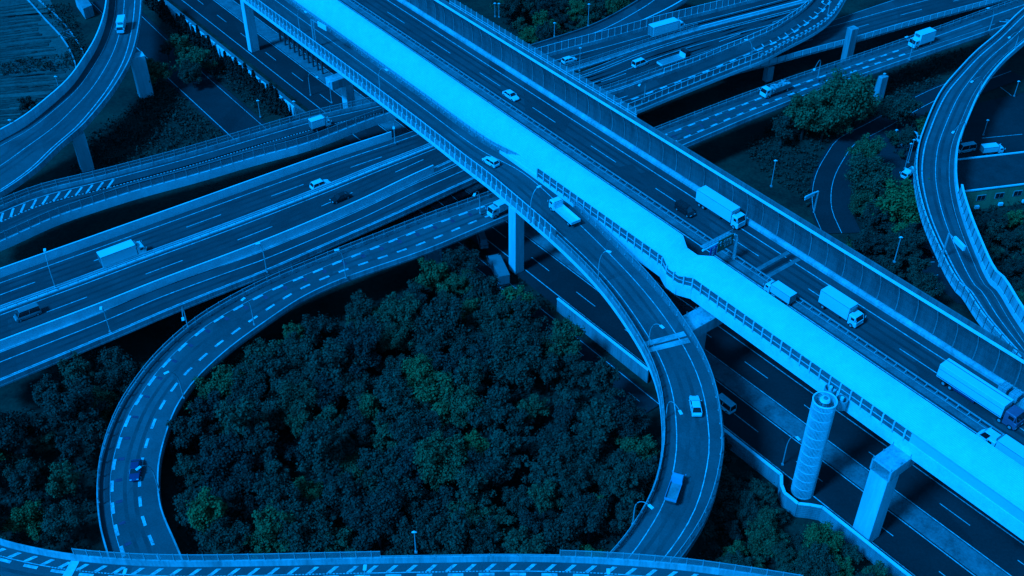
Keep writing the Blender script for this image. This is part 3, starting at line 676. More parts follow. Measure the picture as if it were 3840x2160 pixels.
sj,_=rq.near(P((13,760,1290),ZQ)); mb=MB(); rq.sweep(mb,[('L',.15,.03),('R',.2,.03)],sj-.7,sj+.7,closed=False); mb.build('expansion_joint',M['concrete_pale'],tq)
# ============================================================ PIERS
def pier(label,base,top,z0,z1,wx,wy,rz,cap=None,rnd=False,m='concrete_pale'):
    """base: ground point; column with optional cap beam (direction, length, depth)"""
    rt=thing('viaduct_pier',label,'pier',base,0,'concrete piers under the viaducts'); mb=MB()
    ax=[V3(math.cos(rz),math.sin(rz),0),V3(-math.sin(rz),math.cos(rz),0),V3(0,0,1)]
    mb.box((0,0,(z1-z0)/2),(wx,wy,z1-z0),ax); mb.build('column',M[m],rt,bevel=.12)
    if cap:
        l0,l1,h=cap; mb=MB(); a=ax[0]
        mb.add([a*l0+ax[1]*wy*.55*s_+V3(0,0,z1-z0-(h if abs(l_)<abs(l0)*0+1.6 else h*.6)+0) if False else a*l_+ax[1]*wy*.56*s_+V3(0,0,z1-z0+zz) for l_,zz in ((l0,-h),(l1,-h),(l1,.05),(l0,.05)) for s_ in(-1,1)],[(0,2,4,6),(7,5,3,1),(0,1,3,2),(2,3,5,4),(4,5,7,6),(6,7,1,0)])
        mb.build('cap_beam',M['concrete'],rt,bevel=.1)
        mb=MB()
        for k in range(7):
            for s_ in(-1,1): 
                q=l0+(l1-l0)*k/6; mb.box(a*q+ax[1]*wy*.5*s_+V3(0,0,z1-z0+.35),(.08,.08,.7))
        mb.build('guard_post',M['steel'],rt)
    return rt
b2=P((3243,2005),0); pier('pale square pier with cap beam at the bottom right beside the noise wall',b2,None,0,18.4,3.2,3.4,math.pi/2+AZ,cap=(-1.6,13,2.4))
b3=P((11,1905,760),0); q_=P((11,1840,330),16.8); pier('grey pier with stained cap beam between the ramp and the pale roof',V3(q_[0],q_[1],0),None,0,17.2,3.4,3.6,math.pi/2+AZ,cap=(-2.6,11,2.6),m='concrete')
q_=P((7,45,700),15); pier('pale pier under the ramp beside the dark street',V3(q_[0],q_[1],0),None,0,17.5,2.4,2.4,math.pi/2+AZ)
for lab,p,z,zt,wx in (('tapering pier under the upper left ramp standing beside the round trees',(1,1470,960),0,12.0,3.6),('pier under the upper left ramp near the left edge',(5,880,250),0,10.2,3.0),('tall pale pier carrying the climbing ramp over the lower carriageway',(4,800,545),3.5,11.5,2.5)):
    m_='concrete' if 'lower carriageway' in lab else 'concrete_pale'
    b=P(p,z); b[2]=0; pier(lab,b,None,0,zt,wx,wx*.8,R(30),m=m_)
for lab,p,zt,wx in (('grey pier under the climbing ramp behind the loaded truck',(4,40,700),4.4,2.2),('slender pier under the ramp with red patches beside the tall tree',(4,1190,800),7.4,2.3)):
    b=P(p,zt)+V3(-.3,2.0,0); b[2]=0; pier(lab,b,None,0,zt,wx,wx*.8,R(30),m='concrete')
b=P((6,1790,1230),0); pier('dark pier under the block marked ramp at the edge of the wood',b,None,0,7.2,3.6,1.6,R(25),m='concrete')
for i in range(9):
    pass
b=P((2,-20,505),0); pier('tall pale pier at the top under the panelled ramp',b,None,0,18,2.6,2.2,math.pi/2+AZ)
xy=P((1300,308),12); hp=thing('viaduct_pier','pale pier with hammerhead cap under the ramp beside the sunken motorway','pier',(xy[0],xy[1],0),0,'concrete piers under the viaducts')
ax_=[nA,dA,V3(0,0,1)]; mb=MB(); mb.box((0,0,6),(2.3,2.6,12),ax_); mb.build('column',M['concrete_pale'],hp,bevel=.1)
mb=MB(); mb.box(V3(0,0,13.2)+nA*1.5,(13,3.2,2.4),ax_); mb.build('cap_beam',M['concrete'],hp,bevel=.1)
mb=MB(); mb.box(V3(0,0,16.3)-nA*(-.6),(1.6,1.8,4.2),ax_); mb.build('pedestal',M['concrete_pale'],hp)
for k in range(10):
    q=P((2,250+k*47,425+k*36),0); o=MB(); o.tube([(0,0,0),(0,0,4.6)],.28,n=9); ob=o.build('steel_post',M['steel_dark']); ob.location=tuple(q)
    tag(ob,['topmost','second','third','fourth','fifth','sixth','seventh','eighth','ninth','last'][k]+' dark post in the row along the sunken motorway median','post','dark posts on the motorway median')
# slip road curving off at the top centre
rm=Road([(3,200,470),(3,800,270),(3,1150,90),(3,1350,-40),(3,1480,-180)],[(3,250,540),(3,900,390),(3,1400,195),(3,1740,10),(3,1880,-120)],8.2,step=3)
tm=viaduct('narrow slip road curving off behind the ribbed fence at the top centre'); deck(rm,tm,depth=1.2)
mb=MB(); ribbon(rm,mb,'L',3.2,.25); marks(tm,mb); parapet(rm,'R',tm,'panel_pale',1.2,.35); parapet(rm,'L',tm,'concrete_dark',.6,.3)
# spiral stair tower
tw=P((3008,1842),0); th_=22.4
rt=thing('stair_tower','round slatted spiral stair tower standing against the viaduct by the windows','stair tower',tw)
mb=MB(); Rr=1.9
for i in range(56):
    a=2*math.pi*i/56; mb.box((Rr*math.cos(a),Rr*math.sin(a),th_/2),(.09,.09,th_))
for z in np.arange(.2,th_,2.1): 
    ring=[(Rr*math.cos(a),Rr*math.sin(a),z) for a in np.linspace(0,2*math.pi,25)]
    mb.tube(ring,.06,n=5,cap=False)
mb.build('slat_screen',M['panel_pale'],rt)
mb=MB(); mb.tube([(0,0,0),(0,0,th_+.6)],.35,n=12)
for i in range(120):
    a=i*.32; z=.2+i*.175
    if z<th_: mb.add([(0.3*math.cos(a),.3*math.sin(a),z),(1.8*math.cos(a),1.8*math.sin(a),z),(1.8*math.cos(a+.34),1.8*math.sin(a+.34),z),(.3*math.cos(a+.34),.3*math.sin(a+.34),z)],[(0,1,2,3)])
mb.build('stair',M['panel'],rt)
mb=MB(); ring=[(Rr*math.cos(a),Rr*math.sin(a),th_) for a in np.linspace(0,2*math.pi,33)]; mb.tube(ring,.13,n=6,cap=False); mb.tube([(0,0,th_),(0,0,th_+.35)],[.9,.75],n=14); mb.build('rim',M['panel_pale'],rt)
for k,(p,l_) in enumerate((((12,625,1030),'open tub shaped bracket left of the stair tower head'),((12,740,1140),'open tub shaped bracket right of the stair tower head'))):
    c=P(p,20.6); r2_=thing('platform_tub',l_,'platform',c); mb=MB()
    vs=[];n=20
    for z,r_ in ((-1.3,.95),(.6,1.0),(.6,.88),(-1.0,.85)): vs+=[(r_*math.cos(2*math.pi*i/n),r_*math.sin(2*math.pi*i/n),z) for i in range(n)]
    fs=[(j*n+i,j*n+(i+1)%n,(j+1)*n+(i+1)%n,(j+1)*n+i) for j in range(3) for i in range(n)]+[tuple(range(n-1,-1,-1)),tuple(3*n+i for i in range(n))]
    mb.add(vs,fs); mb.build('tub',M['concrete'],r2_); mb=MB(); mb.tube([(0,0,-.9),(0,0,.9)],.3,n=10); mb.build('light_housing',M['white_paint'],r2_)
# ============================================================ VEHICLES  (forward = +X)
def loft(mb,secs,mi=0):
    n=len(secs[0]); vs=[q for s_ in secs for q in s_]; fs=[]
    for i in range(len(secs)-1):
        for k in range(n): fs.append((i*n+k,i*n+(k+1)%n,(i+1)*n+(k+1)%n,(i+1)*n+k))
    fs+=[tuple(range(n-1,-1,-1)),tuple((len(secs)-1)*n+k for k in range(n))]; mb.add(vs,fs,mi)
def wheels(rt,xs,hw,r=.32,w=.22):
    for x in xs:
        for s_ in(-1,1):
            mb=MB(); mb.tube([(x,s_*(hw-w),r),(x,s_*hw,r)],r,n=14); o=mb.build('wheel',M['rubber'],rt)
            m2=MB(); m2.tube([(x,s_*(hw-.02),r),(x,s_*(hw+.015),r)],r*.55,n=10); m2.build('rim',M['steel'],o)
def car(paint='white_paint',kind='sedan'):
    rt=thing('car','car','car'); P_={'sedan':(4.7,.9,1.42,(-1.95,1.05),(-1.15,.35)),'hatch':(4.2,.86,1.5,(-1.98,.98),(-1.6,.35)),'van':(4.6,.87,1.92,(-2.22,1.5),(-2.1,.85)),'suv':(4.7,.92,1.72,(-2.15,1.1),(-1.85,.45)),'kombi':(5.0,.93,2.1,(-2.42,2.0),(-2.3,1.35))}[kind]
    L,w,h,(b0,b1),(t0,t1)=P_; hl=L/2; zb=.62*min(h,1.55)
    def sec(x,w_,z,zl=.22): return [(x,-w_,zl),(x,-w_,z*.72),(x,-w_*.93,z),(x,w_*.93,z),(x,w_,z*.72),(x,w_,zl)]
    mb=MB(); loft(mb,[sec(-hl,w*.8,zb*.8,.35),sec(-hl+.15,w*.95,zb*.98),sec(-hl*.6,w,zb),sec(b1,w,zb),sec(b1+.25,w*.98,zb*.97),sec(hl-.3,w*.93,zb*.8 if kind not in('van','kombi') else zb*.9),sec(hl,w*.75,zb*.62,.35)])
    mb.build('body',M[paint],rt,smooth=False,bevel=.05)
    g0,g1=w*.9,w*.74; mb=MB()
    mb.add([(b0,-g0,zb-.02),(b1,-g0,zb-.02),(b1,g0,zb-.02),(b0,g0,zb-.02),(t0,-g1,h-.03),(t1,-g1,h-.03),(t1,g1,h-.03),(t0,g1,h-.03)],[(0,1,5,4),(1,2,6,5),(2,3,7,6),(3,0,4,7),(4,5,6,7)])
    mb.build('window',M['glass'],rt)
    mb=MB(); mb.add([(t0-.06,-g1-.04,h-.06),(t1+.06,-g1-.04,h-.06),(t1+.06,g1+.04,h-.06),(t0-.06,g1+.04,h-.06),(t0+.08,-g1+.08,h+.02),(t1-.08,-g1+.08,h+.02),(t1-.08,g1-.08,h+.02),(t0+.08,g1-.08,h+.02)],[(0,1,5,4),(1,2,6,5),(2,3,7,6),(3,0,4,7),(4,5,6,7)])
    for s_ in(-1,1):
        for (xa,xb) in ((b0,t0),(b1,t1),((b0+b1)/2-.1,(t0+t1)/2)): mb.bar((xa,s_*g0,zb),(xb,s_*g1,h-.04),.09,.07)
        mb.box((b1-.25,s_*(w+.09),zb+.08),(.12,.16,.12))
    mb.build('roof',M[paint],rt)
    wheels(rt,(-hl+.85,hl-.85),w+.01)
    for s_ in(-1,1):
        mb=MB(); mb.box((hl-.16,s_*w*.62,zb*.66),(.2,.34,.13)); mb.build('headlight',M['lamp'],rt)
        mb=MB(); mb.box((-hl+.1,s_*w*.68,zb*.78),(.1,.26,.16)); mb.build('tail_light',M['red_vehicle'],rt)
    return rt
def cab(rt,x0,x1,w,h,z0,paint):
    """truck cab from x0 (rear) to x1 (nose)"""
    mb=MB(); sec=lambda x,a,b,ww:[(x,-ww,a),(x,-ww,b-.15),(x,-ww+.12,b),(x,ww-.12,b),(x,ww,b-.15),(x,ww,a)]
    loft(mb,[sec(x0,z0,h,w),sec(x0+(x1-x0)*.6,z0,h,w),sec(x0+(x1-x0)*.78,z0,h-.08,w*.99)]); 
    zm=z0+(h-z0)*.5
    loft(mb,[sec(x0+(x1-x0)*.78,z0,zm,w*.99),sec(x1-.05,z0,zm-.03,w*.97),sec(x1,z0+.1,zm-.1,w*.92)])
    xr=x0+(x1-x0)*.78
    for s_ in(-1,1): mb.bar((x1-.1,s_*w*.93,zm-.02),(xr,s_*w*.93,h-.1),.09,.1); mb.box((x1+.05,s_*(w+.18),zm+.45),(.08,.14,.4))
    mb.build('cab',M[paint],rt)
    mb=MB(); mb.add([(x1-.08,-w*.9,zm-.05),(x1-.08,w*.9,zm-.05),(xr+.02,w*.9,h-.12),(xr+.02,-w*.9,h-.12),(xr,-w*.93,zm),(xr,w*.93,zm)],[(0,1,2,3),(0,3,4),(1,5,2)]); mb.build('windscreen',M['glass'],rt)
    for s_ in(-1,1):
        mb=MB(); mb.box((x0+(x1-x0)*.5,s_*(w+.005),zm+(h-zm)*.42),((x1-x0)*.4,.03,(h-zm)*.5)); mb.build('side_window',M['glass'],rt)
        mb=MB(); mb.box((x1-.02,s_*w*.72,z0+.25),(.1,.36,.2)); mb.build('headlight',M['lamp'],rt)
def truck(kind='box',L=8.2,paint='white_paint',boxpaint='white_paint',h=3.4,w=1.13,cabh=2.55,name='truck'):
    rt=thing(name,'truck','truck'); hl=L/2; cl=1.75 if L>6 else 1.35
    mb=MB(); mb.box((-.3,0,.72),(L-.8,.9,.26)); 
    for s_ in(-1,1): mb.box((-.6,s_*w*.9,.62),(L*.3,.08,.36))
    mb.box((-hl+.12,0,.55),(.12,w*1.8,.2)); mb.build('chassis',M['steel_dark'],rt)
    cab(rt,hl-cl,hl,w*.95,cabh,.5,paint)
    x0,x1=-hl,hl-cl-.15
    if kind=='box':
        mb=MB(); mb.box(((x0+x1)/2,0,(.95+h)/2),(x1-x0,w*2,h-.95)); mb.build('cargo_box',M[boxpaint],rt,bevel=.05)
        mb=MB()
        for s_ in(-1,1):
            for z in (1.0,h-.06): mb.box(((x0+x1)/2,s_*(w+.01),z),(x1-x0-.1,.03,.08))
        for s_ in(-.5,.5): mb.box((x0-.01,s_*w*.96,(.95+h)/2),(.03,w*.9,h-1.2))
        mb.box((x1+.2,0,h-.4),(.4,w*1.1,.5)); mb.build('box_trim',M['grey_paint'],rt)
    else:
        mb=MB(); mb.box(((x0+x1)/2,0,.98),(x1-x0,w*2,.14)); mb.build('bed',M['panel' if kind!='pale' else 'white_paint'],rt)
        hs=.45 if kind in('flat','pale') else 1.1
        for s_,nm in((-1,'side_board'),(1,'side_board')):
            mb=MB(); mb.box(((x0+x1)/2,s_*(w-.03),1.05+hs/2),(x1-x0,.07,hs)); mb.build(nm,M[boxpaint],rt)
        mb=MB(); mb.box((x0+.04,0,1.05+hs/2),(.07,w*2-.1,hs)); mb.build('tailgate',M[boxpaint],rt)
        mb=MB(); mb.box((x1-.05,0,1.05+.7),(.1,w*2-.1,1.4)); mb.build('headboard',M[boxpaint],rt)
        if kind=='load':
            mb=MB(); rr=random.Random(3)
            for i in range(60):
                c=(x0+.3+rr.random()*(x1-x0-.6),(rr.random()-.5)*w*1.7,1.5+rr.random()*.7); a=rr.random()*3; ax=[V3(math.cos(a),math.sin(a),.3),V3(-math.sin(a),math.cos(a),0),V3(-.3*math.cos(a),-.3*math.sin(a),1)]
                mb.box(c,(.3+rr.random()*.5,.25+rr.random()*.4,.25+rr.random()*.3),ax)
            mb.build('load',M['concrete'],rt)['kind']='stuff'
    wheels(rt,[-hl+1.1]+([-hl+2.2] if L>9 else [])+[hl-cl*.55],w,r=.46 if L>6 else .33,w=.32)
    return rt
def place(rt,p,rd,sgn,label,cat=None,group='vehicles on the road',z=None,dang=0):
    zz=rd.C[0][2] if z is None else z; q=P(p,zz)
    for _ in range(4):
        d,o=rd.near(q); zz=rd.fr(d)[0][2]; q=P(p,zz)
    t=rd.fr(d)[1]*sgn; rt.location=(q[0],q[1],zz+.01); rt.rotation_euler=(0,0,math.atan2(t[1],t[0])+dang); rt['label']=label
    if cat: rt['category']=cat
    if group: rt['group']=group
    return rt
def free(rt,p,to,label,z=0,cat=None,group='vehicles parked beside the streets'):
    q=P(p,z); r=P(to,z)-q; rt.location=tuple(q); rt.rotation_euler=(0,0,math.atan2(r[1],r[0])); rt['label']=label
    if cat: rt['category']=cat
    if group: rt['group']=group
place(car('white_paint','sedan'),(1916,366),mainE,1,'white saloon car alone on the main viaduct upper lanes')
place(car('white_paint','hatch'),(6,2362,200),rb,-1,'white hatchback on the ramp beside the pale roof')
place(car('black_paint','van'),(7,1738,690),mainE,1,'black minivan beside the long white lorry on the main viaduct','van')
t_=truck('box',11.5,h=3.7,w=1.22,cabh=2.9,name='lorry'); place(t_,(7,2090,720),mainE,1,'long white box lorry behind the gantry on the main viaduct','lorry')
t_=truck('box',8.4,h=3.75,w=1.18); place(t_,(12,722,275),mainE,1,'white box truck right of the expansion joint on the main viaduct')
t_=truck('pale',8.0,boxpaint='white_paint',w=1.12,cabh=2.6); place(t_,(7,525,735),rb,-1,'white flatbed truck with empty bed on the ramp')
t_=truck('box',6.0,h=2.7,w=.95,cabh=2.1); place(t_,(2920,1117),mainE,-1,'small white box truck half hidden by the pale roof edge')
t_=truck('flat',10.5,paint='grey_paint',boxpaint='grey_paint',w=1.2,cabh=2.8,name='lorry'); place(t_,(12,2560,1240),mainE,1,'flatbed lorry loaded with pallet stacks at the right edge','lorry')
for i,(x,lab) in enumerate(((-3.9,'rearmost pale pallet stack on the flatbed lorry'),(-1.9,'second pale pallet stack on the flatbed lorry'),(.2,'third pale pallet stack on the flatbed lorry'))):
    pr=thing('pallet_stack',lab,'pallet stack',group='pallet stacks on the flatbed lorry'); mb=MB()
    for z in np.arange(0,1.7,.22):
        for y in(-.75,-.25,.25,.75): mb.box((0,y,z+.06),(1.5,.38,.1))
        for xx in(-.6,0,.6): mb.box((xx,0,z+.16),(.14,2.0,.1))
    mb.build('slats',M['concrete'],pr); c=math.cos(t_.rotation_euler[2]); s_=math.sin(t_.rotation_euler[2])
    pr.location=(t_.location[0]+c*x,t_.location[1]+s_*x,t_.location[2]+1.06); pr.rotation_euler=(0,0,t_.rotation_euler[2])
# articulated lorry with a red tractor
def semi():
    rt=thing('articulated_lorry','white box trailer with a purple red tractor on the main viaduct at the right','lorry'); 
    mb=MB(); mb.box((-1.6,0,2.45),(12.2,2.44,2.75)); mb.build('trailer_box',M['white_paint'],rt,bevel=.06)
    mb=MB()
    for s_ in(-1,1):
        mb.box((-1.6,s_*1.225,1.35),(11.9,.03,.12)); mb.box((-1.6,s_*1.225,2.9),(11.9,.02,.05)); mb.box((-2.6,s_*1.12,.85),(4.5,.05,.5))
    mb.box((-1.6,.5,3.835),(12.0,.12,.02)); mb.build('trailer_trim',M['navy_paint'],rt)
    mb=MB(); mb.box((-1.2,0,.95),(12,.9,.22)); mb.build('chassis',M['steel_dark'],rt)
    cab(rt,4.9,7.2,1.2,3.1,.5,'red_vehicle'); wheels(rt,(-6.2,-4.9,4.4,6.3),1.2,r=.5,w=.35); return rt
place(semi(),(12,2120,1165),mainE,1,'white box trailer with a purple red tractor on the main viaduct at the right')
place(car('white_paint','kombi'),(16,2250,118),mainE,-1,'pale van peeping over the roof edge at the right','van')
t_=truck('box',9.0,h=3.3,w=1.15,name='lorry'); place(t_,(16,2440,300),mainE,-1,'long white box lorry along the roof edge in the bottom right corner','lorry')
place(car('white_paint','sedan'),(2607,1530),rb,-1,'white saloon car on the curving ramp at the lower right')
t_=truck('flat',5.4,paint='blue_paint',boxpaint='blue_paint',w=.95,cabh=2.1); place(t_,(15,1628,612),rb,-1,'small blue flatbed truck on the curving ramp near the bottom')
place(car('navy_paint','sedan'),(13,1370,405),r4,-1,'dark blue saloon on the block marked ramp at the lower left')
t_=truck('box',10.4,h=3.8,w=1.22,cabh=3.0); place(t_,(3,1545,345),r1,1,'white box truck on the far carriageway at the top')
place(car('white_paint','van'),(3,1285,660),r2,1,'small white van on the far dual carriageway','van')
t_=truck('flat',9.6,paint='black_paint',boxpaint='panel_pale',w=1.2,cabh=3.0); place(t_,(3,1625,640),r2,1,'empty flatbed truck with dark cab on the far dual carriageway')
place(car('white_paint','hatch'),(3,575,625),r1,1,'white car behind the fence posts on the far carriageway')
place(car('white_paint','suv'),(6,650,430),r2,1,'white estate car with roof windows on the left dual carriageway')
place(car('black_paint','sedan'),(6,850,560),r2,-1,'black car just south of the median on the left dual carriageway')
t_=truck('box',9.2,h=3.5,w=1.2); place(t_,(5,1250,1170),r2,1,'white box truck on the left dual carriageway')
place(car('grey_paint','kombi'),(9,285,285),r2,-1,'pale minibus with dark window band near the left edge','van')
t_=truck('box',6.2,h=2.9,w=1.0,cabh=2.2); place(t_,(1,1232,300),rn,-1,'small white truck coming down the upper left ramp') 
t_=truck('box',7.4,h=3.9,w=1.2); place(t_,(4,1530,455),r4,-1,'white box truck on the ramp with red patches')
t_=truck('load',8.6,paint='white_paint',boxpaint='grey_paint',w=1.15); place(t_,(2905,350),r4,-1,'open truck heaped with rubble on the ramp with red patches')
t_=truck('box',6.6,h=2.9,w=1.0); place(t_,(6,2470,690),r3,-1,'white box truck emerging from under the ramp fence')
t_=truck('box',5.0,h=3.0,w=.9,cabh=2.0); place(t_,(2,650,1290),r1,1,'small white truck on the hatched slip road')
free(car('grey_paint','kombi'),(6,2275,980),(6,2285,1060),'pale van on the dark street below the viaduct','',cat='van') if False else None
free(car('grey_paint','kombi'),(6,2280,1000),(6,2300,1060),'pale van on the dark street below the viaduct',-.05,'van','vehicles on the road')
t_=truck('box',9.0,paint='grey_paint',boxpaint='grey_paint',h=3.4,w=1.2); free(t_,(6,2440,1320),(6,2360,1150),'grey covered truck on the dark street beside the wood',-.05,'truck','vehicles on the road')
free(car('white_paint','kombi'),(11,2125,1190),(11,2025,1110),'white van half hidden beside the curving ramp on the lower motorway',0.02,'van','vehicles on the road')
free(car('white_paint','hatch'),(8,1100,645),(8,1160,690),'white car parked under the trees at the right',-.15)
t_=truck('flat',4.8,paint='white_paint',boxpaint='white_paint',w=.9,cabh=1.9); free(t_,(8,1410,325),(8,1370,350),'white pickup parked beside the right hand ramp',-.15,'pickup')
free(car('white_paint','kombi'),(8,1980,70),(8,1900,85),'grey white minibus behind the right hand ramp',-.15,'van')
t_=truck('box',5.5,h=2.5,w=.95,cabh=2.0); free(t_,(8,2240,95),(8,2330,85),'white truck parked by the white line on the right',-.15)
for p,to,l_,k in (((4,1490,1390),(4,1450,1350),'pale car parked below the right hand ramp at the top of the car park','sedan'),((8,1362,15),(8,1400,40),'grey car parked beside two lamp poles','hatch'),((8,1620,1100),(8,1680,1130),'dark car parked half under the right hand ramp','sedan'),((8,1085,510),(8,1120,530),'dark car parked at the edge of the trees','hatch'),((4,1035,925),(4,1080,905),'pale car parked beside the slender pier','hatch'),((8,1600,1010),(8,1640,1030),'black car parked in the row under the ramp','suv')):
    free(car('white_paint' if 'pale' in l_ else 'grey_paint' if 'grey' in l_ else 'black_paint',k),p,to,l_,-.15)
# ============================================================ LAMPS
def arc_lamp(base,head,z,label,h=7.5,big=1.0):
    Hd=P(head,z+h); B=P(base,z) if base is not None else Hd+V3(0,-2.3,-h)
    rt=thing('street_lamp',label,'street lamp',B,group='curved street lamps along the ramps'); r=Hd-B; dx=V3(r[0],r[1],0); mb=MB(); pts=[]
    for k in np.linspace(0,1,9):
        a=k*math.pi/2; pts.append(dx*(1-math.cos(a))*.97+V3(0,0,h*(.5+.5*math.sin(a))))
    mb.tube([(0,0,0),(0,0,h*.5)]+pts[1:],[.12,.1]+[.09-.004*i for i in range(8)],n=7); mb.box((0,0,.15),(.4,.4,.3)); mb.build('pole',M['steel'],rt)
    a=math.atan2(dx[1],dx[0]); mb=MB(); mb.box(dx*1.05+V3(0,0,h-.02),(.95,.5,.16),[V3(math.cos(a),math.sin(a),0),V3(-math.sin(a),math.cos(a),0),V3(0,0,1)]); mb.build('lamp_head',M['white_paint'],rt,bevel=.04)
    return rt
for b,hd,z,l_ in (((2,1250,930),(2,1310,700),21,'curved lamp above the panelled fence left of the pale roof'),((7,185,790),(7,268,430),21,'curved lamp on the panelled fence beside the white flatbed truck'),((7,865,1380),(7,970,1080),20,'curved lamp where the ramp leaves the main viaduct'),
 ((11,1370,620),(11,1505,385),17,'curved lamp at the expansion joint of the curving ramp'),((11,1540,1360),(11,1690,1240),14,'curved lamp left of the white saloon on the curving ramp'),((15,1215,935),(15,1390,745),11,'curved lamp on the ramp near the bottom above the bottom ramp'),
 ((13,1598,580),(13,1398,360),5,'curved lamp reaching over the dark blue saloon'),((9,1850,1110),(9,1680,850),7,'curved lamp on the bulge of the block marked ramp'),((9,1890,390),(9,1840,300),9,'small curved lamp beside the mesh fence of the block marked ramp'),
 ((6,905,1350),(6,815,1065),9.5,'curved lamp over the block marks in the left centre'),((6,110,1290),(6,20,1000),9.5,'curved lamp over the frontage lane at the left centre'),((6,2255,700),(6,2200,505),9.5,'curved lamp just left of the panelled fence crossing'),
 ((3,1330,1010),(3,1285,850),9.8,'curved lamp at the foot of the climbing ramp'),((3,2395,670),(3,2360,400),10.5,'curved lamp on the outer fence of the climbing ramp'),((4,600,150),(4,555,10),12,'curved lamp at the top of the climbing ramp'),
 ((4,500,785),(4,470,690),10,'short looking curved lamp in front of the dark gap by the ramp with red patches'),((4,2225,310),(4,2220,80),10,'curved lamp where the right hand ramp splits off'),((4,2475,515),(4,2435,370),11.6,'curved lamp on the outer edge of the right hand ramp near its top'),
 ((4,2110,980),(4,2060,815),13,'curved lamp in the middle of the right hand ramp bend'),((4,1935,1420),(4,1870,1320),14,'curved lamp above the minibus on the right hand ramp'),((2,1400,1440),(2,1385,1280),9.5,'curved lamp on the barrier under the panelled fence'),
 ((5,560,1449),(5,450,1070),9.5,'curved lamp rising from the median at the left'),((9,1110,440),(9,1015,200),9.5,'curved lamp beside the pale noise panel above the left wood'),((9,2560,370),(9,2450,110),9,'curved lamp over the block marked ramp right of the fence'),
 ((4,1420,605),(4,1400,370),9.5,'curved lamp in front of the white box truck at the right'),((2,550,960),(2,610,770),0,'dim curved lamp standing by the sunken motorway'),((16,145,330),(16,300,60),0,'tall curved lamp left of the spiral stair tower'),(None,(14,1095,1370),14.5,'lamp head rising over the hatch marks at the bottom centre'),(None,(15,970,1410),14.5,'lamp head rising over the hatch marks at the bottom right'),(None,(13,1255,1410),14.5,'lamp head rising over the hatch marks at the bottom left'),((2,440,300),(2,495,115),21,'curved lamp beside the white sign at the top')):
    arc_lamp(b,hd,z,l_,h=9 if z<1 else 7.5)
def pole_lamp(base,top,z,label,two=False):
    B=P(base,z); h=max(4,min(14,vheight(base,top,z))); rt=thing('lamp_post',label,'lamp post',B,group='straight lamp posts')
    mb=MB(); mb.tube([(0,0,0),(0,0,h)],[.11,.07],n=7); mb.box((0,0,.15),(.4,.4,.3)); mb.build('pole',M['steel'],rt)
    mb=MB(); mb.tube([(-.35,0,h+.02),(0,0,h+.12),(.35,0,h+.02)],[.1,.2,.1],n=8); mb.build('lamp_head',M['white_paint'],rt)
for b,t,z,l_ in (((2,762,1035),(2,738,830),9.5,'straight lamp post in front of the sunken motorway and hammerhead pier'),((3,765,262),(3,780,45),9.5,'straight lamp post against the dark wood at the top'),((3,678,715),(3,675,485),9.5,'straight lamp post among the fence posts by the far car'),
 ((3,425,370),(3,420,285),9.5,'short lamp post at the foot of the dark wood'),((2,2405,170),(2,2408,45),9.5,'left one of two lamp posts at the wood edge'),((2,2445,175),(2,2443,40),9.5,'right one of two lamp posts at the wood edge'),
 ((8,1268,1190),(8,1325,940),20,'straight lamp post on the edge of the main viaduct before the right wood'),((8,1095,395),(8,1140,245),0,'lamp post between the trees and the car park'),((4,2165,1360),(4,2205,1210),0,'lamp post behind the right hand ramp'),
 ((4,2475,970),(4,2515,820),0,'lamp post at the right edge behind the ramp bend'),((4,1440,1285),(4,1480,1140),0,'lamp post beside the round tree at the car park'),((8,30,430),(8,70,170),20,'straight lamp post on the main viaduct left of the sign frame'),
 ((4,1110,1010),(4,1180,745),0,'lamp post in front of the slender pier'),((1,165,1420),(1,95,1210),9,'leaning looking lamp post by the upper left ramp near the left edge'),((1,600,915),(1,570,790),9,'lamp post by the upper left ramp over the dark field'),
 ((14,1610,1212),(14,1598,1010),14.6,'lone pale mast on the parapet of the bottom ramp'),((8,1375,250),(8,1440,0),0,'left tall pole beside the right hand ramp'),((8,1410,190),(8,1465,-40),0,'right tall pole beside the right hand ramp'),((4,1560,1449),(4,1500,1300),0,'pole beside the parked pale car'),((2,45,1180),(2,20,1015),0,'lamp post on the street by the conifers'),((2,400,1170),(2,410,1020),9.5,'lamp post behind the slip road fence'),((4,1260,1449),(4,1285,1370),0,'short lamp post left of the parked cars')):
    pole_lamp(b,t,z,l_)
# ============================================================ SIGNS
def strokes(mb,o,ex,ez,w,h,seed):
    rr=random.Random(seed)
    for k in range(3): z=h*(.2+.3*k); mb.bar(o+ex*w*.1+ez*z,o+ex*w*.9+ez*z,.05,.09,up=np.cross(ex,ez))
    for x in (.25,.55,.8)[:rr.choice((2,3))]: mb.bar(o+ex*w*x+ez*h*.1,o+ex*w*x+ez*h*.95,.05,.09,up=np.cross(ex,ez))
gp_=P((12,0,0),20)
g0=mainE.near(P((7,2165,1090),21))[0]; gb=mainE.at(g0,*oA(1.9),.2)
gt=thing('sign_gantry','arched gantry with green and blue direction signs over the sheltered lanes','sign gantry',gb)
dn=(A(0,-1,0)-A(0,0,0))*V3(1,1,0)
mb=MB(); pts=[V3(0,0,0),V3(0,0,4.6),V3(0,0,5.6)+dn*.25,V3(0,0,6.2)+dn*1.0,V3(0,0,6.3)+dn*2,V3(0,0,6.3)+dn*9.2]; mb.tube(pts,[.32,.3,.28,.26,.24,.2],n=10); mb.build('arch',M['panel_pale'],gt)
mb=MB(); 
for k in range(9):
    q=V3(0,0,6.6)+dn*(1.6+k*.9); mb.bar(q,q+V3(0,0,1.0),.06); 
mb.bar(V3(0,0,7.6)+dn*1.6,V3(0,0,7.6)+dn*8.8,.07); mb.bar(V3(0,0,7.1)+dn*1.6,V3(0,0,7.1)+dn*8.8,.05); mb.box(V3(0,0,6.55)+dn*5.2-dA*.5,(7.4,1.0,.08),[dn,dA,V3(0,0,1)])
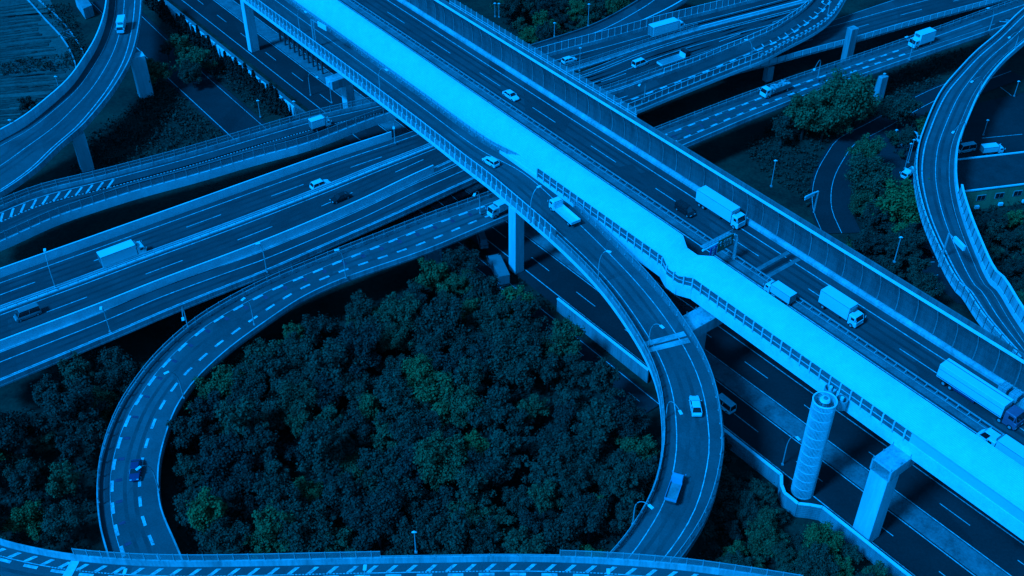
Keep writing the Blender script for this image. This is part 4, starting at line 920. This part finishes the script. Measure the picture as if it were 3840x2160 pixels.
mb.build('walkway',M['steel'],gt)
face=dA*.45
for (a_,b_,z0,z1,m_,nm) in ((1.6,5.6,4.4,7.0,'sign_green','sign_board'),(5.9,7.6,4.1,6.3,'sign_blue','sign_board')):
    mb=MB(); mb.box(face+dn*(a_+b_)/2+V3(0,0,(z0+z1)/2),(b_-a_,.1,z1-z0),[dn,dA,V3(0,0,1)]); sb=mb.build(nm,M[m_],gt)
    mb=MB(); fo=face+dA*.07
    if m_=='sign_green':
        ex=-dn; o=fo+dn*b_+V3(0,0,z0)
        for i,(x,z) in enumerate(((1.3,1.5),(2.05,1.5),(2.8,1.5),(1.6,.45),(2.3,.45),(3.0,.45))): strokes(mb,o+ex*x+V3(0,0,z),ex,V3(0,0,1),.6,.75,i)
        mb.bar(o+ex*.65+V3(0,0,1.3),o+ex*.65+V3(0,0,2.3),.05,.14,up=dA); mb.bar(o+ex*.3+V3(0,0,1.95),o+ex*.65+V3(0,0,2.35),.05,.14,up=dA); mb.bar(o+ex*1.0+V3(0,0,1.95),o+ex*.65+V3(0,0,2.35),.05,.14,up=dA)
        mb.bar(o+ex*1.2+V3(0,0,1.33),o+ex*3.8+V3(0,0,1.33),.05,.07,up=dA)
    else:
        o=fo+dn*b_+V3(0,0,z0)
        for i in range(3): strokes(mb,o-dn*.45+V3(0,0,.2+i*.65),-dn,V3(0,0,1),.8,.5,i+9)
    mb.build('lettering',M['paint'],sb)
# white board over the right ramp
gx=P((8,1745,1150),17.5); gs=thing('sign_gantry','white message board on a cantilever pole over the right hand ramp','sign gantry',gx)
tp=P((8,1812,1000),0); h_=6.0; e_=P((8,1925,1005),17.5+h_)-gx; e_[2]=0; L_=np.linalg.norm(e_); ex=e_/L_
mb=MB(); mb.tube([(0,0,-2),(0,0,h_)],.22,n=10); mb.tube([(0,0,h_),tuple(e_*1.15+V3(0,0,h_))],.12,n=8); mb.build('pole',M['steel'],gs)
mb=MB(); mb.box(e_+V3(0,0,h_+.1),(3.4,.5,1.1),[ex,np.cross(V3(0,0,1),ex),V3(0,0,1)]); mb.build('message_board',M['white_paint'],gs,bevel=.08)
# sign frame by the street right of the main viaduct
gx=P((8,460,690),20); gs=thing('sign_gantry','cantilever sign frame seen from behind on the edge of the main viaduct','sign gantry',gx)
h_=vheight((8,460,690),(8,505,475),20); e_=P((8,370,540),20+h_)-gx; e_[2]=0
mb=MB(); mb.tube([(0,0,0),(0,0,h_)],.2,n=8); mb.build('pole',M['steel'],gs)
mb=MB(); ex=e_/np.linalg.norm(e_)
mb.box(e_*.5+V3(0,0,h_),(np.linalg.norm(e_),.2,.2),[ex,np.cross(V3(0,0,1),ex),V3(0,0,1)]); mb.box(e_*.62+V3(0,0,h_-.2),(np.linalg.norm(e_)*.7,.15,.9),[ex,np.cross(V3(0,0,1),ex),V3(0,0,1)]); mb.build('board',M['panel_pale'],gs)
# pale sign at the top left of the roof
gx=P((2,585,440),20.9); gs=thing('sign_gantry','pale framed sign on a lattice post beside the ramp at the top','sign gantry',gx)
h_=6.5; e_=P((2,665,262),20.9+h_)-gx; e_[2]=0; ex=e_/np.linalg.norm(e_)
mb=MB(); mb.tube([(0,0,0),(0,0,h_)],.2,n=8); mb.tube([(.5,0,0),(.5,0,h_)],.12,n=8)
for k in range(6): mb.bar((0,0,k),(.5,0,k+1),.08)
mb.bar((0,0,h_),tuple(e_+V3(0,0,h_)),.16); mb.build('post',M['steel'],gs)
mb=MB(); mb.box(e_+V3(0,0,h_),(3.6,.2,1.3),[ex,np.cross(V3(0,0,1),ex),V3(0,0,1)]); mb.build('board',M['panel_pale'],gs)
# ============================================================ BUILDINGS
bl=thing('warehouse','flat roofed building with pale green wall and a low parapet behind the right hand ramp','building')
mb=MB(); q0,q1,q2,q3=P((8,1700,510),5.5),P((8,2800,375),5.5),P((8,2800,55),5.5),P((8,1700,180),5.5)
dn3=V3(0,0,-5.8); mb.add([q0,q1,q1+dn3,q0+dn3,q2,q3,q2+dn3,q3+dn3],[(0,1,2,3),(1,4,6,2),(4,5,7,6),(5,0,3,7)]); mb.build('wall',M['wallgreen'],bl)
mb=MB(); up=V3(0,0,-.25); mb.add([q0+up,q1+up,q2+up,q3+up],[(0,1,2,3)]); mb.build('roof',M['roofing'],bl)
mb=MB(); 
for a,b in((q0,q1),(q1,q2),(q2,q3),(q3,q0)): mb.bar(a,b,.35,.3)
mb.build('coping',M['panel_pale'],bl)
ew=(q1-q0)/np.linalg.norm(q1-q0); fw=np.cross(ew,V3(0,0,1)); 
for i in range(5):
    c=q0+ew*(7+i*4.6)+fw*.04+V3(0,0,-2.4); m2=MB(); m2.box(c,(2.2,.12,1.5),[ew,fw,V3(0,0,1)]); f_=m2.build('window',M['steel'],bl)
    m2=MB(); 
    for k in(-.5,.5): m2.box(c+ew*k*1.02+fw*.05,(.9,.08,1.25),[ew,fw,V3(0,0,1)])
    m2.build('pane',M['glass'],f_)
for i in range(4):
    c=q0+ew*(5+i*6)+fw*.4+V3(0,0,-4.7); m2=MB(); m2.box(c,(1.0,.5,.7),[ew,fw,V3(0,0,1)]); m2.build('outdoor_unit',M['white_paint'],bl)
hb=thing('shed','small pale flat shed beside the field in the far left corner','building')
a,b,c,d=P((1,745,-40),3.2),P((1,835,90),3.2),P((1,925,50),3.2),P((1,840,-60),3.2)
mb=MB(); mb.add([a,b,c,d],[(0,1,2,3)]); mb.build('roof',M['panel'],hb); mb=MB(); z_=V3(0,0,-3.4)
mb.add([a,b,c,d,a+z_,b+z_,c+z_,d+z_],[(0,4,5,1),(1,5,6,2),(2,6,7,3),(3,7,4,0)]); mb.build('wall',M['concrete'],hb)
# ditch with concrete lips through the field
for k,pts in enumerate((((1,150,-120),(1,280,0),(1,450,190),(1,600,350),(1,700,500),(1,750,620),(1,775,740)),((1,260,-120),(1,390,0),(1,540,130),(1,700,310),(1,780,420),(1,840,540),(1,870,640)))):
    C_=cr([P(p,-.1) for p in pts],24); mb=MB()
    for p0,p1 in zip(C_[:-1],C_[1:]): mb.bar(p0,p1,.35,.5)
    o=tag(mb.build('ditch_edge',M['concrete']),('left' if k==0 else 'right')+' pale concrete lip of the ditch through the dark field','kerb')
mb=MB(); a=P((1,590,330),.1); b=P((1,710,300),.1)
for k in range(5): t_=k/4; mb.bar(a+(P((1,605,350),.1)-a)*t_*3,b+(P((1,720,330),.1)-b)*t_*2,.15,.15)
tag(mb.build('ditch_grating',M['steel']),'small steel grating bridge over the ditch','grating')
fr=MB()
for k in range(46):
    y=60+k*27+random.uniform(-6,6); p0=P((1,-150,y+40),-.2); p1=P((1,random.uniform(300,620)+min(k*4,120),y-random.uniform(10,40)),-.2); w_=random.uniform(.4,1.6)
    c_=cr([p0,(p0+p1)/2+V3(0,random.uniform(-.6,.6),0),p1],10)
    for u0,u1 in zip(c_[:-1],c_[1:]): fr.bar(u0,u1,w_*random.uniform(.6,1.2),.15)
o=tag(fr.build('crop_row',M['crop']),'dark ragged crop rows across the field in the far left corner','crops',kind='stuff')

# ============================================================ TREES
rg=np.random.RandomState(5)
def leafquads(C,Rr,n,size,flat=.85):
    """n leaf faces spread through balls of radius Rr around C"""
    k=len(C); idx=rg.randint(0,k,n); d=rg.normal(size=(n,3)); d/=np.linalg.norm(d,axis=1)[:,None]
    rad=Rr[idx]*(.45+.75*rg.rand(n)+.5*(rg.rand(n)>.9)); p=C[idx]+d*rad[:,None]*[1,1,flat]
    nn=d*.7+rg.normal(size=(n,3))*.45+[0,0,.35]; nn/=np.linalg.norm(nn,axis=1)[:,None]
    a=np.cross(nn,rg.normal(size=(n,3))); a/=np.linalg.norm(a,axis=1)[:,None]; b=np.cross(nn,a)
    s=size*(.6+.8*rg.rand(n))[:,None]; l=s*(.6+.3*rg.rand(n))[:,None]
    return np.stack([p-a*s,p-b*l,p+a*s,p+b*l],1).reshape(-1,3)
def quadmesh(name,v,m):
    n=len(v)//4; me=bpy.data.meshes.new(name); me.vertices.add(len(v)); me.vertices.foreach_set('co',v.astype(np.float32).ravel())
    me.loops.add(n*4); me.loops.foreach_set('vertex_index',np.arange(n*4,dtype=np.int32)); me.polygons.add(n)
    me.polygons.foreach_set('loop_start',np.arange(0,n*4,4,dtype=np.int32)); 
    me.update(calc_edges=True); me.materials.append(M[m]); return me
def treeproto(R_,Hh,nl_,nl,size,seed,m='leaf'):
    """irregular crown: limbs of unequal length, each carrying small leaf clumps"""
    global rg; rg=np.random.RandomState(seed); C=[];Rr=[]; mb=MB(); mb.tube([(0,0,-.4),(.1,0,Hh*.3),(.1,.1,Hh*.62)],[.3,.2,.1],n=7)
    for i in range(nl_):
        a=i*2.4+rg.rand()*.9; el=rg.rand(); L=R_*(.55+.6*rg.rand())*(1.05-.45*el); z0=Hh*(.3+.3*el); z1=Hh*(.5+.5*el)-.1*Hh*rg.rand()
        e=np.array([L*math.cos(a),L*math.sin(a),z1]); o=np.array([0,0,z0]); mid=(o+e)/2+[0,0,.08*Hh]; mb.tube([o,mid,e],[.1,.06,.02],n=4)
        k=rg.randint(5,9)
        for j in range(k):
            t=.35+.7*j/k; c=o*(1-t)+e*t; c=c+rg.normal(size=3)*[.42,.42,.3]*(R_/4); C.append(c); Rr.append(R_*(.1+.13*rg.rand()))
    C.append((0,0,Hh*.6)); Rr.append(R_*.4); C.append((0,0,Hh*.8)); Rr.append(R_*.25)
    me=quadmesh('crown',leafquads(np.array(C),np.array(Rr),nl,size),m)
    mt=bpy.data.meshes.new('trunk'); mt.from_pydata(mb.v,[],mb.f); mt.materials.append(M['bark']); return me,mt
protos=[treeproto(R_,h_,nc,nl,.19,s_) for R_,h_,nc,nl,s_ in ((4.4,9.5,17,9000,1),(3.6,8.0,14,7000,2),(5.0,11,21,12000,3),(3.3,11,15,7500,4),(2.7,6.2,11,5000,5),(4.8,8.6,18,9500,6),(4.0,7.4,12,7000,7),(4.6,10.4,15,9000,8))]
def tree(p,label,group,k=None,s=1.0,cat='tree',hs=None,green=False):
    me,mt=protos[k if k is not None else random.randrange(8)]
    rt=thing('tree',label,cat,p,random.random()*6.28,group); sc=s*(.75+.5*random.random()); rt.scale=(sc,sc,sc*(hs or (.9+.25*random.random())))
    o=link(bpy.data.objects.new('crown',me),rt); link(bpy.data.objects.new('trunk',mt),rt)
    if green: o.material_slots[0].link='OBJECT'; o.material_slots[0].material=M['leaf_green']
    return rt
ROADS=[(low,1.0),(sw,.5),(r4,1.5),(r3,1.5),(r2,1.5),(r1,1.5),(st1,.5),(st2,.2),(rk,1),(rq,.5),(rl,1),(rb,.5),(rn,.5),(rm,.5)]
def blocked(q,r=2.6,h=9):
    for rd,mg in ROADS:
        dd=np.linalg.norm(rd.C[:,:2]-q[:2],axis=1); i=np.argmin(dd)
        if dd[i]<rd.W[i]/2+r*.75+mg and rd.C[i][2]<h+(6.5 if rd is rb else 3.5): return True
    return False
def inside(q,pg):
    x,y=q[0],q[1]; c=False; n=len(pg)
    for i in range(n):
        x1,y1=pg[i][:2]; x2,y2=pg[(i+1)%n][:2]
        if (y1>y)!=(y2>y) and x<(x2-x1)*(y-y1)/(y2-y1)+x1: c=not c
    return c
placed=[]; ntree=0; UG=[]
def wood(pg,zone,group,sp,s=1.0,limit=300,h=9,ug=True,words=('farthest','far','middle','near','nearest'),cw=('far left','left','centre left','centre','centre right','right','far right')):
    global ntree
    W=[P(p,4.0) for p in pg]; xs=[q[0] for q in W]; ys=[q[1] for q in W]; c=0; seen={}
    for _ in range(9000):
        q=V3(random.uniform(min(xs),max(xs)),random.uniform(min(ys),max(ys)),-.3)
        if not inside(q,W) or any((q[0]-a)**2+(q[1]-b)**2<sp*sp*s for a,b in placed) or blocked(q,2.8*s,h*s): continue
        placed.append((q[0],q[1])); k=random.choice((0,1,2,3,4,5,6,7,4,1,3)); rt=tree(q,'x',group,k=k,s=s); c+=1; ntree+=1
        sz=rt.scale[0]/s; shape={0:'broad',1:'round',2:'big spreading',3:'slim upright',4:'small',5:'low wide',6:'ragged open',7:'tall uneven'}[k]
        if sz<.88: shape={'small':'tiny'}.get(shape,'lesser '+shape)
        fx=(q[0]-min(xs))/(max(xs)-min(xs)); fy=(max(ys)-q[1])/(max(ys)-min(ys))
        rt['label']=shape+' tree in the '+words[min(4,int(fy*5))]+' row, '+cw[min(len(cw)-1,int(fx*len(cw)))]+', of '+zone
        if c>=limit: break
    if ug: UG.append(W)
    return c
# single trees first
for p,k,s,l_ in (((4,700,1370),2,1.5,'tallest full green tree in front of the ramp with red patches'),((4,330,1400),0,1.35,'broad green tree left of the tallest tree by the ramp with red patches'),((4,530,1420),5,1.15,'green tree filling the gap between the tallest and the broad tree'),((4,120,1480),4,1.3,'small tree at the foot of the broad tree beside the main viaduct'),((4,1290,1300),5,1.0,'round dark tree right of the street below the ramp with red patches'),
  ((1,1600,880),0,.95,'round green tree beside the tapering pier at the upper left'),((1,1990,760),5,.9,'rounded tree in front of the conifers at the upper left'),((1,1830,560),1,.85,'dim tree behind the round trees at the upper left'),((1,1950,880),2,.8,'low tree above the slip road at the upper left'),((1,1700,600),3,.75,'small dark tree right of the tapering pier'),((1,300,1130),1,.6,'small pale green tree between field and ramp at the left'),
  ((8,960,560),2,1.15,'tall dark tree beside the curved street at the right'),((8,960,300),0,1.0,'dark tree above the tall tree by the curved street'),((8,1290,930),2,1.15,'big dark tree between the car park and the main viaduct'),((8,1390,780),5,.9,'dark round tree next to the parked white car'),((12,2500,-150),4,.9,'bright green bush at the right edge')):
    q=P(p,0); q[2]=-.3; placed.append((q[0],q[1])); g_r=('patches' in l_ or 'gap between' in l_ or 'round' in l_ or 'bright' in l_) and 'dark' not in l_; rt_=tree(q,l_,None,k,s,green=g_r); ntree+=1
    if g_r and s>1.1: rt_.scale=(s*1.05,s*1.05,s*1.15)
a=wood([(590,2075),(590,1800),(650,1560),(800,1330),(1050,1200),(1350,1095),(1700,1010),(1800,1000),(1860,1100),(2060,1230),(2480,1700),(2450,1870),(2250,2075)],'the ramp enclosed wood','trees in the wood between the two curving ramps',4.7,1.0,170)
b=wood([(-120,1560),(100,1470),(330,1260),(450,1260),(480,1450),(380,1600),(330,2030),(-120,2000)],'the bottom left wood','trees in the wood left of the block marked ramp',5.2,1.0,60)
c=wood([(2690,1590),(2800,1720),(2920,1880),(3130,2030),(3300,2140),(3450,2250),(2500,2260),(2600,2080),(2720,1850)],'the noise wall slope','trees on the slope at the lower right',4.2,.6,70)
d_=wood([(1800,-120),(2600,-120),(2330,40),(2060,150),(1985,130),(1900,60)],'the top centre wood','trees in the wood at the top centre',5,.85,48)
e=wood([(3130,540),(3230,560),(3280,760),(3420,800),(3440,1000),(3480,1130),(3400,1080),(3280,960),(3160,880)],'the car park wood','trees between the main viaduct and the car park',5,.8,30)
f=wood([(3640,820),(3900,780),(3900,1400),(3760,1180)],'the right edge scrub','trees at the right edge',4.6,.55,40)
g_=wood([(3480,300),(3560,280),(3520,420),(3440,480),(3380,560),(3330,430)],'the shrubs beside the bend street','trees beside the car park street',4.6,.5,30)
wood([(1925,880),(1990,885),(2060,960),(2030,1000),(1975,1010),(1925,960)],'the strip beside the centre pier','bushes beside the centre pier',3.2,.5,14)
print('trees',ntree,a,b,c,d_,e,f,g_)
# conifers along the retaining wall
cp=[]
for sd_ in (11,12,13):
    rg=np.random.RandomState(sd_); n=900; z=rg.rand(n)**1.3*4.2; r_=(1-z/4.3)*.95*(.6+.5*rg.rand(n)); a_=rg.rand(n)*6.283
    Cc=np.c_[r_*np.cos(a_),r_*np.sin(a_),z+.1]; v=leafquads(Cc,np.full(n,.12),n,.26); me=quadmesh('crown',v,'conifer')
    mb=MB(); mb.tube([(0,0,0),(0,0,3.6)],[.12,.04],n=6); mt=bpy.data.meshes.new('trunk'); mt.from_pydata(mb.v,[],mb.f); mt.materials.append(M['bark']); cp.append((me,mt))
d=sE0+2
while d<sE1+1:
    q=low.at(d,'R',-6.3-random.random()*.6,-.2); me,mt=random.choice(cp); rt=thing('conifer','one of the small dark pointed conifers in the row along the pale retaining wall','conifer',q,random.random()*6,'conifers along the retaining wall')
    sc=.8+.6*random.random(); rt.scale=(sc,sc,sc*(.8+.5*random.random())); link(bpy.data.objects.new('crown',me),rt); link(bpy.data.objects.new('trunk',mt),rt); d+=1.5+random.random()*1.1
# undergrowth: leafy ground cover in the woods
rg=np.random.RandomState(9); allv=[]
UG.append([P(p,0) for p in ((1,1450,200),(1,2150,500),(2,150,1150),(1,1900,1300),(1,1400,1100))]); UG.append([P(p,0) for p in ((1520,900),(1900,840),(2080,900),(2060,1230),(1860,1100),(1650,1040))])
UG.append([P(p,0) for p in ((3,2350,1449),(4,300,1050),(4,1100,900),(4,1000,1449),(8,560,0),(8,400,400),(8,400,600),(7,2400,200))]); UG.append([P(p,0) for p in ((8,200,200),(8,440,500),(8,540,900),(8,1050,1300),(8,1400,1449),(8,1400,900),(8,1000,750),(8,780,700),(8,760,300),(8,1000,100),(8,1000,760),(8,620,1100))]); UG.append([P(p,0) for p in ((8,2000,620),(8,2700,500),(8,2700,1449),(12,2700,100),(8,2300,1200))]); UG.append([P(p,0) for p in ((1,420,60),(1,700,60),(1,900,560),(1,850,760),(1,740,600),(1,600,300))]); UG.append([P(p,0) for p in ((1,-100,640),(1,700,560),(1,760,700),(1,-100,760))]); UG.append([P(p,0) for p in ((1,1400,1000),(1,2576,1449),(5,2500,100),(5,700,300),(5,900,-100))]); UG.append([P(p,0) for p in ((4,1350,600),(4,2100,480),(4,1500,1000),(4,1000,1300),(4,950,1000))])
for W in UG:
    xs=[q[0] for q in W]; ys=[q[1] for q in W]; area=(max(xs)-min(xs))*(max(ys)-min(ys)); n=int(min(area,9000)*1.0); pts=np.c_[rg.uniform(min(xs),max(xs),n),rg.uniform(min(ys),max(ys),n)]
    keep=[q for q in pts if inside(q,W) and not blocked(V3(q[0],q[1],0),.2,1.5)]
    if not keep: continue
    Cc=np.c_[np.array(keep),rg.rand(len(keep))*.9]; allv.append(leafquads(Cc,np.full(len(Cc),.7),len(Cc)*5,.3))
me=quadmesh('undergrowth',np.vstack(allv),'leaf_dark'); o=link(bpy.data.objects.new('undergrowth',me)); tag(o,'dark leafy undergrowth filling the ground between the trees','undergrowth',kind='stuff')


# tyre-darkened wheel tracks along the lanes
for rd,root,lanes in ((mainE,VA,[oA(4.5),oA(8.4),oA(-1.9),oA(-5.6),oA(16)]),(rb,VB,[('C',0)]),(r1,t1,[('C',0),('L',5)]),(r2,t2,[('L',4),('L',7.6),('R',3.6),('R',7.2)]),(r3,t3,[('C',0)]),(r4,t4,[('C',.2)]),(rl,tl,[('C',-1.6),('C',1.8)]),(rn,tn,[('C',-1.7),('C',1.9)]),(rk,tk,[('R',3),('R',7)]),(rq,tq,[('L',4.5),('L',8)])):
    for side,off in lanes:
        mb=MB()
        for q in(-.85,.85): ribbon(rd,mb,side,off+q,.62,2,rd.len-2,dz=.006)
        mb.build('wheel_track',M['track_mid' if rd in (rb,rl,rn,rq,r4) else 'asphalt_dark'],root)
